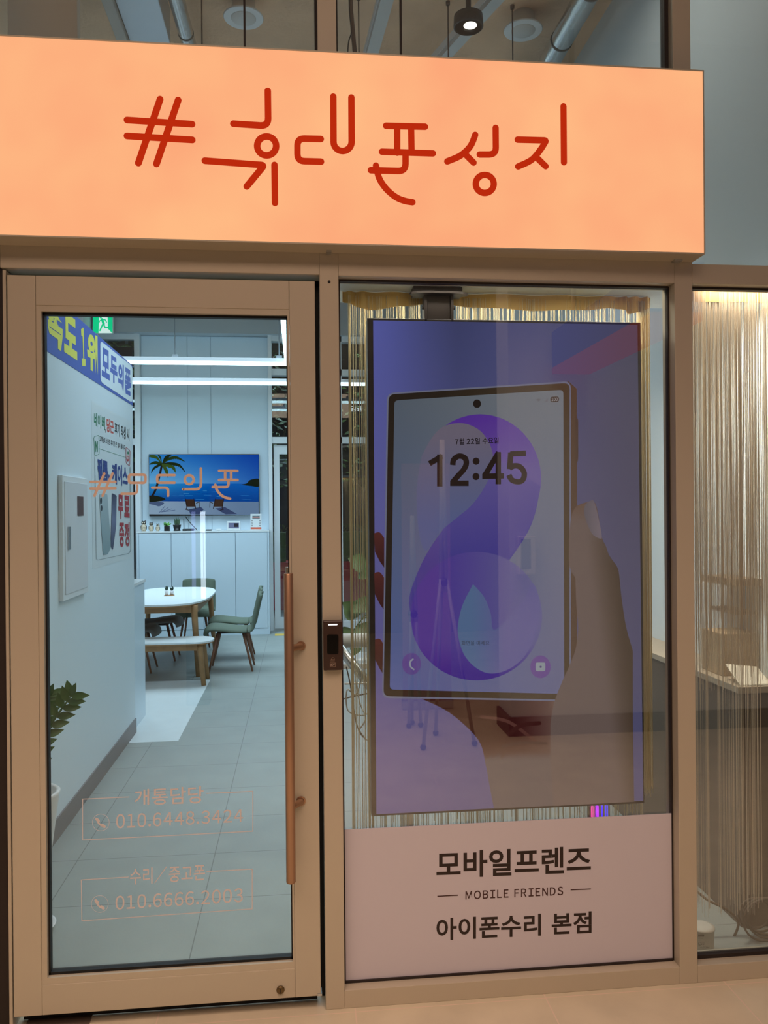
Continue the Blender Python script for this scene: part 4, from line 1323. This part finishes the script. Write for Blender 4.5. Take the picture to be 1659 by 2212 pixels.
a, b = P(382, 0, z=4.22), P(407, 92, z=4.22)
d_ = (b-a).normalized()
flex('silver round duct above the left half of the sign', a-d_*1.0, b+d_*2.5, 0.042)
a, b = P(1262, 0, z=4.2), P(1186, 135, z=4.2)
d_ = (b-a).normalized()
flex('silver round duct near the right wall above the sign', a-d_*1.0, b+d_*2.5, 0.062)
a0, a1 = P(268, 88, z=4.15), P(366, 88, z=4.15)
dd = thing('rectangular_duct', 'wide pale metal duct hanging above the left end of the sign', 'air duct', (a0.x+0.15, 1.6, 4.15))
MB().box(a0.x+0.03, a1.x, 0.5, a0.y+0.02, 4.15, 4.35, bev=0.004).build('duct', M('pale_steel', (196, 206, 214), 0.3, 0.35), dd)
MB().box(a0.x-0.03, a0.x+0.028, 0.5, a0.y+0.4, 4.12, 4.17, bev=0.003).build('flange', M('flange_grey', (176, 172, 164), 0.5), dd)
# black round downlight
c_ = P(1012, 60, z=4.02)
t = thing('downlight', 'black round downlight with bright lens above the sign', 'ceiling light', tuple(c_))
MB().lathe([(0.072, 0.0), (0.077, 0.004), (0.074, 0.06), (0.014, 0.062), (0.014, ZC-4.02-0.001), (0.01, ZC-4.02-0.001), (0.01, 0.05), (0.06, 0.04), (0.068, 0.0)], tuple(c_), 36).build('ring', M('black_trim', (30, 28, 27), 0.4), t)
MB().lathe([(0.0, -0.004), (0.034, 0.0), (0.03, 0.03), (0.0, 0.032)], (c_.x+0.005, c_.y-0.02, c_.z), 24).build('lens', EM('warm_lens', (255, 244, 230), 4.0), t)
# threaded rods hanging from the ceiling
for (px, lb) in ((436, 'thin threaded rod right of the left silver duct'), (775, 'thin threaded rod left of the unlit centre fixture'), (968, 'thin dark rod left of the black downlight'), (1107, 'thin rod under the right air diffuser')):
    p_ = P(px, 60, y=2.0)
    tag(MB().tube([(p_.x, 2.0, P(px, 105, y=2.0).z-0.15), (p_.x, 2.0, ZC)], 0.004, 8).lathe([(0.012, ZC-0.02), (0.012, ZC-0.001)], (p_.x, 2.0, 0), 12).build('hanger_rod', M('brown_rod', (92, 70, 60), 0.6)), lb, 'rod', 'ceiling hanger rods')
p_, q_ = P(758, 20, y=1.8), P(768, 130, y=1.8)
tag(MB().tube([(p_.x, 1.8, ZC), tuple(p_), tuple(q_), (q_.x+0.01, 1.8, q_.z-0.3)], 0.012, 10).build('conduit', MATS['brown_rod']), 'brown conduit pipe hanging from the ceiling just right of the upper post', 'pipe')
tag(MB().tube(smooth([(P(750, 0, y=1.7).x, 1.70, ZC), tuple(P(756, 30, y=1.70)), tuple(P(759, 70, y=1.70)), tuple(P(752, 100, y=1.70)), (P(748, 120, y=1.70).x, 1.70, 3.7)]), 0.004, 6).build('hanging_wire', CABLEB), 'thin dark wire dangling beside the brown conduit pipe', 'wire')

# ================================================================== TABLE, BENCH, CHAIRS
tb = thing('dining_table', 'white topped oak table with rounded ends at the back of the shop', 'table', (-1.32, 5.97, 0))
TX, TYc, HW, HL = -1.32, 5.97, 0.435, 0.885
def super_(cx, cy, a, b, n, z, k=72):
    return [(cx+a*math.copysign(abs(math.cos(2*PI*i/k))**(2/n), math.cos(2*PI*i/k)), cy+b*math.copysign(abs(math.sin(2*PI*i/k))**(2/n), math.sin(2*PI*i/k)), z) for i in range(k)]
MB().prism(super_(TX, TYc, HW, HL, 3.0, 0.676), (0, 0, 0.016)).build('tabletop', TABLEW, tb)
MB().prism(super_(TX, TYc, HW-0.006, HL-0.006, 3.0, 0.664), (0, 0, 0.012)).build('edge_band', OAK, tb)
mbx = MB().box(TX-0.36, TX+0.36, 5.27, 5.295, 0.592, 0.664).box(TX-0.36, TX+0.36, 6.645, 6.67, 0.592, 0.664)
mbx.box(TX-0.36, TX-0.335, 5.295, 6.645, 0.592, 0.664).box(TX+0.335, TX+0.36, 5.295, 6.645, 0.592, 0.664)
mbx.build('apron', OAK, tb)
for sx in (-1, 1):
    for sy in (-1, 1):
        MB().tube([(TX+sx*0.335, TYc+sy*0.69, 0.664), (TX+sx*0.335, TYc+sy*0.69, 0.58), (TX+sx*0.372, TYc+sy*0.755, 0.0)], [0.03, 0.03, 0.021], 12).build('leg', OAK, tb)
bn = thing('bench', 'white topped oak bench at the near end of the table', 'bench', (-1.3, 5.0, 0))
BX0, BX1, BY0, BY1 = -1.83, -0.775, 4.80, 5.17
loop = []
for i in range(19):
    a = -PI/2+PI*i/18
    loop.append((BX1-0.15+0.15*math.cos(a), (BY0+BY1)/2+(BY1-BY0)/2*math.sin(a), 0.372))
for i in range(19):
    a = PI/2+PI*i/18
    loop.append((BX0+0.15+0.15*math.cos(a), (BY0+BY1)/2+(BY1-BY0)/2*math.sin(a), 0.372))
MB().prism(loop, (0, 0, 0.014)).build('seat', TABLEW, bn)
MB().prism([(BX0+(p[0]-BX0)*0.994+0.003, p[1]*0.99+0.01*(BY0+BY1)/2, 0.362) for p in loop], (0, 0, 0.010)).build('edge_band', OAK, bn)
MB().box(BX0+0.12, BX1-0.12, BY0+0.05, BY0+0.07, 0.305, 0.362).box(BX0+0.12, BX1-0.12, BY1-0.07, BY1-0.05, 0.305, 0.362).box(BX1-0.14, BX1-0.12, BY0+0.07, BY1-0.07, 0.305, 0.362).box(BX0+0.12, BX0+0.14, BY0+0.07, BY1-0.07, 0.305, 0.362).build('apron', OAK, bn)
for sx, bx in ((-1, BX0+0.13), (1, BX1-0.11)):
    for sy, by in ((-1, BY0+0.06), (1, BY1-0.06)):
        MB().tube([(bx, by, 0.362), (bx, by, 0.30), (bx+sx*0.035, by+sy*0.05*(1 if sy < 0 else 0.2), 0.0)], [0.027, 0.027, 0.021], 12).build('leg', OAK, bn)


def shell(prof, widths, th, bow):
    """curved panel: profile of (x, z) pairs swept over y with its own width, bowed towards the sides"""
    mb = MB()
    n, k = len(prof), 13
    top, bot = [], []
    for i, ((x, z), wd) in enumerate(zip(prof, widths)):
        a, b = prof[max(i-1, 0)], prof[min(i+1, n-1)]
        t = Vector((b[0]-a[0], b[1]-a[1])).normalized()
        nn = Vector((-t.y, t.x))
        rt, rb = [], []
        for j in range(k):
            s_ = -1+2*j/(k-1)
            e = 1-abs(s_)**6
            lift = bow*abs(s_)**2.4
            c = Vector((x, z))+nn*lift
            hw = th*(0.35+0.65*e)/2
            y = s_*wd/2
            rt.append(mb.bm.verts.new((c.x+nn.x*hw, y, c.y+nn.y*hw)))
            rb.append(mb.bm.verts.new((c.x-nn.x*hw, y, c.y-nn.y*hw)))
        top.append(rt)
        bot.append(rb)
    def quad(*v):
        f = mb.bm.faces.new(v)
        f.smooth = True
    for i in range(n-1):
        for j in range(k-1):
            quad(top[i][j], top[i][j+1], top[i+1][j+1], top[i+1][j])
            quad(bot[i][j], bot[i+1][j], bot[i+1][j+1], bot[i][j+1])
        quad(top[i][0], top[i+1][0], bot[i+1][0], bot[i][0])
        quad(top[i][-1], bot[i][-1], bot[i+1][-1], top[i+1][-1])
    for i in (0, n-1):
        for j in range(k-1): quad(top[i][j], bot[i][j], bot[i][j+1], top[i][j+1])
    return mb


def chair(label, seat_mat, leg_mat, name, group, back_h):
    t = thing(name, label, 'chair', (0, 0, 0), group=group, local=True)
    sp = smooth([(0.245, 0.352), (0.235, 0.395), (0.19, 0.425), (0.08, 0.418), (-0.06, 0.398), (-0.16, 0.396)], 4)
    n = len(sp)
    shell(sp, [0.34+0.07*math.sin(PI*min(1, 0.25+0.75*i/(n-1))) for i in range(n)], 0.04, 0.018).build('seat', seat_mat, t)
    bp = smooth([(-0.165, 0.397), (-0.205, 0.425), (-0.225, 0.50), (-0.248, 0.6), (-0.275, back_h-0.03), (-0.284, back_h)], 4)
    n = len(bp)
    shell(bp, [0.40-0.02*i/(n-1)-0.07*max(0, (i/(n-1)-0.8)/0.2)**2 for i in range(n)], 0.034, 0.022).build('backrest', seat_mat, t)
    MB().box(-0.13, 0.13, -0.11, 0.11, 0.362, 0.376, bev=0.003).build('seat_frame', BLACKP, t)
    for sx, fx_ in ((1, 0.205), (-1, -0.21)):
        for sy in (-1, 1):
            MB().tube([(sx*0.12, sy*0.115, 0.372), (fx_, sy*0.172, 0.0)], [0.0145, 0.009], 10).build('leg', leg_mat, t)
    return t


ch = chair('green upholstered chair at the right side of the table, nearest the entrance', GREENF, WALNUT, 'dining_chair', 'green chairs around the table', 0.745)
ch.location = (-0.665, 5.56, 0)
ch.rotation_euler = (0, 0, PI)
dup(ch, (-0.69, 6.16, 0), PI+0.03, 'green upholstered chair at the right side of the table, behind the nearest green one')
dup(ch, (-1.19, 7.05, 0), -PI/2, 'green upholstered chair at the far end of the table facing the entrance')
cg = chair('grey shell chair tucked under the left side of the table, nearest the bench', GREYF, WALNUT, 'dining_chair', 'grey chairs at the left of the table', 0.62)
cg.location = (-1.62, 5.60, 0)
cg.rotation_euler = (0, 0, 0.0)
dup(cg, (-1.49, 6.23, 0), 0.0, 'grey shell chair tucked under the left side of the table, behind the nearer grey one')

a = P(365, 1287, z=0.692)
tr = thing('wooden_tray', 'small wooden tray on the white table', 'tray', (a.x, a.y, 0.692))
MB().box(a.x-0.045, a.x+0.05, a.y-0.04, a.y+0.04, 0.692, 0.700, bev=0.002).build('board', OAK, tr)
for i, (dx, dy, hh, lb) in enumerate(((-0.022, -0.004, 0.05, 'succulent in a white cup on the table tray, left one'), (0.028, 0.012, 0.045, 'succulent in a white cup on the table tray, right one'))):
    t = thing('succulent', lb, 'plant', (a.x+dx, a.y+dy, 0.7), group='succulents on the tray')
    MB().lathe([(0.0, 0), (0.017, 0), (0.022, hh), (0.018, hh), (0.0, hh-0.008)], (a.x+dx, a.y+dy, 0.7), 20).build('pot', MATS['white_ceramic'], t)
    mb = MB()
    random.seed(20+i)
    for k in range(12):
        an = random.uniform(0, 2*PI)
        e = random.uniform(0.5, 1.4)
        mb.leaf((a.x+dx, a.y+dy, 0.7+hh-0.01), Vector((a.x+dx, a.y+dy, 0.7+hh))+Vector((math.cos(an)*math.cos(e)*0.6, math.sin(an)*math.cos(e)*0.6, math.sin(e)))*0.045, 0.014, (0, -0.5, 1), 0.05)
    mb.build('leaves', M('succulent_leaf', (60, 84, 70), 0.5), t)
a = P(606, 1371, z=0)
tag(MB().box(a.x-0.07, a.x+0.11, a.y-0.08, a.y+0.08, 0.0, 0.0015).build('floor_sticker', M('yellow_sticker', (226, 184, 60), 0.5)), 'yellow square sticker on the floor before the street door', 'floor sticker')

# ================================================================== OUTSIDE THE BACK (street)
struct('ground', 'pale paving of the street behind the shop', MB().box(-8, 8, 8.2, 22, -0.08, -0.01), TILE('street_paving', (170, 172, 170), (120, 120, 120), (0.4, 0.4), (0, 0), 0.008, 0.7))
for i, x0 in enumerate((-0.72, -0.06, 0.60, 1.26)):
    lb = ['first', 'second', 'third', 'fourth'][i]
    t = thing('planter', 'red street planter with clipped hedge, %s from the left' % lb, 'planter', (x0+0.28, 10.55, -0.01), group='red planters outside the street door')
    MB().box(x0, x0+0.56, 10.3, 10.8, -0.01, 0.74, bev=0.01).build('box', RED, t)
    mb = MB()
    random.seed(40+i)
    for k in range(420):
        c_ = Vector((random.uniform(x0+0.05, x0+0.51), random.uniform(10.36, 10.75), random.uniform(0.76, 1.30)))
        d_ = Vector((random.uniform(-1, 1), random.uniform(-1, 0.2), random.uniform(0, 1)))*0.045
        mb.leaf(c_, c_+d_, 0.035, (random.uniform(-1, 1), -1, 1), 0.1, 0.1, 2)
    mb.box(x0+0.05, x0+0.51, 10.36, 10.75, 0.74, 1.2)
    mb.build('hedge', LEAF2, t, fix=False)
bl = thing('building', 'dark glass building across the street seen through the back windows', 'building', (0, 20, 0))
MB().box(-8, 8, 20, 21, -0.08, 9).build('facade', M('dark_facade', (46, 54, 62), 0.4), bl)
for i in range(9):
    for k in range(3):
        MB().box(-7.4+i*1.7, -7.4+i*1.7+1.4, 19.96, 20.0, 0.9+k*2.6, 2.9+k*2.6).build('window', M('night_window', (34, 46, 60), 0.1), bl)
mbx = MB()
for i in range(10): mbx.box(-8+i*1.7, -7.93+i*1.7, 19.9, 19.96, -0.08, 9)
mbx.build('mullion', M('pale_mullion', (150, 160, 168), 0.5), bl)
a, b = P(752, 868, y=19.85), P(796, 898, y=19.85)
t = thing('shop_sign', 'white lit street sign seen through the left gap of the display window', 'sign', tuple(a))
MB().box(a.x-0.4, b.x+0.4, 19.82, 19.9, b.z-0.05, a.z+0.05).build('board', M('sign_board_dark', (36, 40, 46), 0.5), t)
pc = Pic(lambda px, py, l=0: P(px, py, y=19.815-l), 0.001)
pc.text('임증', [(757, 876), (784, 876), (784, 889), (757, 889)], (240, 248, 255), 0.03)
pc.build('lettering', SCREENPIC, t)
for i, (x0, y0, sc, lb) in enumerate(((-0.75, 12.6, 1.0, 'young street tree behind the street door'), (1.6, 15.4, 0.9, 'street tree seen through the gap left of the portrait screen'), (-3.6, 12.8, 0.8, 'street tree outside the window left of the television'))):
    t = thing('street_tree', lb, 'tree', (x0, y0, -0.01), group='street trees behind the shop')
    MB().tube([(x0, y0, -0.01), (x0+0.05, y0, 1.5), (x0+0.12, y0, 3.2), (x0+0.3, y0, 4.4)], [0.06, 0.05, 0.035, 0.015], 8).tube([(x0+0.06, y0, 1.7), (x0+0.5, y0, 3.0), (x0+0.8, y0, 4.0)], [0.03, 0.02, 0.01], 6).build('trunk', M('bark', (84, 72, 62), 0.8), t)
    mb = MB()
    random.seed(60+i)
    for k in range(520):
        c_ = Vector((x0+max(-1.1, min(1.3, random.gauss(0.2, 0.5)))*sc, y0+random.uniform(-0.8, 0.8), random.uniform(2.0, 5.0)))
        d_ = Vector((random.uniform(-1, 1), random.uniform(-1, 0.2), random.uniform(-0.6, 0.6)))*0.16
        mb.leaf(c_, c_+d_, 0.07, (random.uniform(-1, 1), -1, 1), 0.1, 0.1, 2)
    mb.build('crown', LEAF2, t, fix=False)

# ================================================================== INSIDE THE DISPLAY WINDOWS
# trailing plant behind the curtain at the left gap
p0 = P(770, 1300, y=1.0)
t = thing('trailing_plant', 'broad leaved green plant behind the curtain beside the portrait screen', 'plant', (p0.x+0.12, 1.0, 0.86))
MB().lathe([(0.0, 0.0), (0.06, 0.0), (0.08, 0.14), (0.074, 0.14), (0.0, 0.12)], (p0.x+0.12, 1.0, 0.906), 24).build('pot', MATS['white_ceramic'], t)
random.seed(31)
ctr = Vector((p0.x+0.12, 1.0, 1.03))
for (px, py, w_, dx, dy) in ((772, 1215, 0.085, -18, -10), (757, 1317, 0.09, -14, -16), (778, 1310, 0.10, 14, 10), (752, 1375, 0.09, -12, 14), (785, 1362, 0.09, 12, 12), (790, 1240, 0.08, 12, 6), (768, 1398, 0.06, -4, 18)):
    q0, q1 = P(px-dx, py-dy, y=0.97), P(px+dx, py+dy, y=0.93)
    st = MB().tube(smooth([tuple(ctr), tuple(ctr.lerp(q0, 0.6)+Vector((0, 0, 0.05))), tuple(q0)], 5), 0.0025, 6).build('stem', LEAF, t)
    MB().leaf(q0, q1, w_, (0.2, -1, 0.4), 0.1, 0.2, 8).build('leaf', M('broad_leaf', (72, 104, 62), 0.4, vary=0.15, vscale=12), st)
# white tube stand carrying the plant
t = thing('tube_stand', 'white tubular stand behind the curtain beside the portrait screen', 'stand', (p0.x+0.12, 0.95, 0))
a, b = P(744, 1384, y=0.85), P(790, 1384, y=0.85)
MB().tube([(a.x-0.05, 0.85, a.z), (b.x+0.20, 0.85, a.z)], 0.03, 18).build('rail', WHITEMET, t)
c_, d_ = P(744, 1412, y=0.80), P(796, 1478, y=0.80)
MB().tube([tuple(c_+(c_-d_)*0.2), tuple(d_+(d_-c_)*0.3)], 0.02, 16).build('brace', STEEL, t)
for xx in (a.x-0.03, b.x+0.18): MB().tube([(xx, 0.87, 0.0), (xx, 0.87, a.z)], 0.016, 12).build('leg', WHITEMET, t)
MB().box(a.x-0.04, b.x+0.24, 0.84, 1.12, 0.885, 0.905).build('shelf', WHITEMET, t)
for xx in (a.x-0.03, b.x+0.18): MB().tube([(xx, 1.10, 0.0), (xx, 1.10, 0.885)], 0.012, 10).build('leg', WHITEMET, t)
mbx = MB().tube([tuple(P(744, 1477, y=0.62)), tuple(P(800, 1475, y=0.62))], 0.004, 8)
mbx.build('crossbar', WHITEMET, t)
# cable tangle
random.seed(77)
for i, (pts, mt, lb) in enumerate((
        ([(748, 1440), (757, 1480), (764, 1530), (772, 1570), (790, 1598)], CABLEB, 'thick black cable hanging behind the curtain left of the screen'),
        ([(784, 1450), (770, 1500), (750, 1490), (752, 1535), (786, 1545), (800, 1530)], CABLEW, 'looped grey cable hanging behind the curtain left of the screen'),
        ([(768, 1470), (778, 1520), (790, 1552), (776, 1580), (795, 1600)], CABLEW, 'twisted grey cable lowest in the tangle left of the screen'),
        ([(742, 1510), (760, 1505), (798, 1497)], CABLEB, 'short dark cable stretched across the gap left of the screen'))):
    tag(MB().tube(smooth([tuple(P(x, y, y=0.54+0.02*i+0.01*(k % 2))) for k, (x, y) in enumerate(pts)], 6), 0.0028, 6).build('cable', mt), lb, 'cable', 'cables behind the curtain')
# small coloured light at the bottom right of the screen
a = P(1293, 1757, y=0.40)
t = thing('colour_light', 'small pink and blue glowing light under the right end of the portrait screen', 'light', (a.x, 0.4, a.z-0.03))
MB().box(a.x-0.03, a.x+0.05, 0.42, 0.44, 0.0, a.z+0.02, bev=0.002).build('base', BLACKP, t)
for dx, cl_ in ((-0.018, (255, 60, 170)), (0.0, (190, 40, 255)), (0.018, (60, 30, 255)), (0.036, (70, 60, 220))):
    MB().tube([(a.x+dx, 0.412, a.z-0.03), (a.x+dx, 0.412, a.z+0.022)], 0.007, 10).build('lamp', EM('lamp_%d' % (cl_[0]*7+cl_[2]), cl_, 1.6), t)
# low shelf and boxes under the screen
tag(MB().box(0.30, 1.1, 0.55, 0.85, 0, 0.22, bev=0.004).build('cardboard_box', M('kraft', (150, 128, 104), 0.8)), 'low brown carton on the floor behind the curtain under the screen', 'box')
# right window: counter and objects
ct_ = thing('display_counter', 'dark brown low counter inside the right window', 'counter', (1.69, 0.58, 0))
MB().box(1.60, 1.778, 0.31, 2.0, 0.0, 0.86, bev=0.003).build('body', M('brown_counter', (98, 84, 72), 0.6), ct_)  # far length added; its brown stands in for the dim lower wall
MB().box(1.585, 1.779, 0.295, 2.02, 0.86, 0.885, bev=0.002).build('top', M('counter_top', (168, 152, 132), 0.4), ct_)
a = P(1546, 1440, y=0.62)
tag(MB().box(1.625, 1.775, 0.48, 0.64, 0.8852, 1.05, bev=0.003).build('cardboard_box', M('kraft_light', (176, 150, 118), 0.8)), 'plain brown carton standing on the counter in the right window', 'box')
mb = MB().prism([(1.60, 0.31, 0.887), (1.72, 0.31, 0.887), (1.74, 0.43, 0.925), (1.61, 0.43, 0.94)], (0, 0.003, 0.004))
tag(mb.build('paper_sheet', M('paper', (214, 204, 186), 0.7)), 'bent paper sheet lying on the counter in the right window', 'paper')
sh = thing('wall_shelf', 'narrow brown wall shelf behind the curtain in the right window', 'shelf', (1.72, 0.58, 1.2))
MB().box(1.66, 1.779, 0.46, 0.70, 1.235, 1.262).build('board', M('shelf_brown', (134, 112, 92), 0.6), sh)
MB().box(1.69, 1.779, 0.50, 0.70, 1.12, 1.132).build('board', MATS['shelf_brown'], sh)
# white bottle and cables at the bottom of window 2
a = P(1516, 2047, z=0.0)
t = thing('bucket', 'white tub with dark lettering at the bottom of the right window', 'tub', (a.x, a.y, 0))
hgt = P(1520, 2000, y=a.y).z
MB().lathe([(0.0, 0.0), (0.036, 0.0), (0.040, 0.01), (0.042, hgt*0.93), (0.044, hgt*0.94), (0.044, hgt), (0.03, hgt+0.003), (0.0, hgt+0.003)], (a.x, a.y, 0), 32).build('body', M('tub_white', (206, 200, 188), 0.5), t)
pc = Pic(lambda px, py, l=0: P(px, py, y=a.y-0.0435-l), 0.0002)
pc.text('hiFE', [(1508, 2036), (1522, 2036), (1522, 2044), (1508, 2044)], (50, 46, 44), 0.0)
pc.text('m.3 2nd', [(1513, 2044.5), (1532, 2044), (1532, 2048), (1513, 2048.5)], (50, 46, 44), 0.0)
pc.stroke([(1508, 2021), (1521, 2021)], 5, (70, 66, 62), cap=False)
pc.stroke([(1508, 2027), (1519, 2027)], 0.8, (90, 86, 80), cap=False)
pc.build('marking', PRINT, t)
tag(MB().tube(smooth([tuple(P(1505, 1925, y=0.27)), tuple(P(1530, 1945, y=0.265)), tuple(P(1570, 1965, y=0.26)), tuple(P(1594, 1990, y=0.26)), tuple(P(1588, 2018, y=0.26)), tuple(P(1568, 2044, y=0.26)), tuple(P(1548, 2030, y=0.26))], 8), 0.0045, 8).build('cable', M('brown_cable', (104, 88, 72), 0.6)),
    'thick brown cable curving over the floor in the right window', 'cable')
mb = MB()
cx = P(1655, 1975, y=0.21)
for k in range(5):
    mb.tube([(cx.x+0.02*math.sin(k)+(0.085-0.006*k)*math.cos(2*PI*i/28), 0.21+0.012*k, cx.z-0.02+(0.075-0.005*k)*math.sin(2*PI*i/28)) for i in range(29)], 0.004, 6, caps=False)
tag(mb.build('coiled_cable', M('dark_cable', (84, 70, 58), 0.6)), 'coil of dark cable leaning inside the right window', 'cable')

# ================================================================== CORRIDOR THINGS THAT THE PANES REFLECT
bs = thing('projecting_sign', 'blue projecting shop sign with red underside in the corridor behind the viewer', 'sign', (1.9, -2.0, 2.45))
MB().box(1.72, 1.98, -2.76, -1.2, 2.50, 2.74, bev=0.003).build('body', EM('sign_blue', (34, 46, 150), 0.5), bs)
MB().box(1.72, 1.98, -2.76, -1.2, 2.455, 2.498).build('underside', EM('sign_red', (230, 30, 40), 0.4), bs)
MB().tube([(1.85, -2.70, 2.74), (1.85, -2.70, 4.75)], 0.02).tube([(1.85, -1.3, 2.74), (1.85, -1.3, 4.75)], 0.02).build('hanger', STEEL, bs)


def tripod(label, x, y, h_, sp):
    t = thing('tripod_stand', label, 'stand', (x, y, 0), group='folded stands in the corridor')
    for k in range(3):
        an = 2*PI*k/3+0.4
        f0 = Vector((x+sp*math.cos(an), y+sp*math.sin(an), 0.02))
        lg = MB().tube([tuple(f0), (x+0.02*math.cos(an), y+0.02*math.sin(an), h_*0.55)], 0.012, 10).tube([(x+0.02*math.cos(an), y+0.02*math.sin(an), h_*0.5), (x, y, h_)], 0.016, 10).build('leg', M('white_pole', (170, 166, 160), 0.4), t)
        MB().ball(f0, 0.02).build('foot', RUBBER, lg)
    MB().lathe([(0.03, 0.0), (0.035, 0.02), (0.03, 0.05)], (x, y, h_*0.52), 14).build('collar', BLACKP, t)
    return t


tripod('white folded tripod stand in the corridor behind the viewer, left one', 0.94, -2.66, 2.0, 0.20)
tripod('white folded tripod stand in the corridor behind the viewer, right one', 0.80, -3.1, 1.5, 0.05)
rb = thing('roll_up_banner', 'pink roll up banner standing in the corridor behind the viewer', 'banner', (0.98, -3.6, 0))
MB().box(0.78, 1.18, -3.66, -3.58, 0, 0.07, bev=0.01).build('base', STEEL, rb)
MB().box(0.79, 1.17, -3.625, -3.62, 0.07, 1.9).build('sheet', M('banner_pink', (186, 150, 150), 0.6), rb)
lp = thing('light_column', 'tall slim column with a lit white strip in the corridor behind the viewer', 'light column', (-0.82, -4.05, 0))
MB().box(-0.9, -0.72, -4.15, -4.0, 0, 1.75, bev=0.01).build('post', M('dark_post', (36, 34, 36), 0.5), lp)
a, b = P(434, 1105, y=4.09), P(446, 1292, y=4.09)
MB().box(a.x, b.x, -4.0, -3.99, b.z, a.z).build('light_strip', EM('strip_white', (230, 240, 255), 7.0), lp)
MB().box(a.x-0.07, a.x-0.04, -4.0, -3.99, b.z, a.z).build('light_strip', EM('strip_lilac', (170, 180, 255), 2.5), lp)
db = thing('wall_dispenser', 'white dispenser box on the corridor wall behind the viewer', 'dispenser', (1.5, -2.76, 1.2))
MB().box(1.46, 1.58, -2.778, -2.69, 1.10, 1.36, bev=0.008).build('case', M('white_plastic', (226, 228, 228), 0.4), db)
MB().box(1.475, 1.54, -2.69, -2.687, 1.14, 1.34).build('window', M('grey_plastic', (120, 122, 130), 0.3), db)
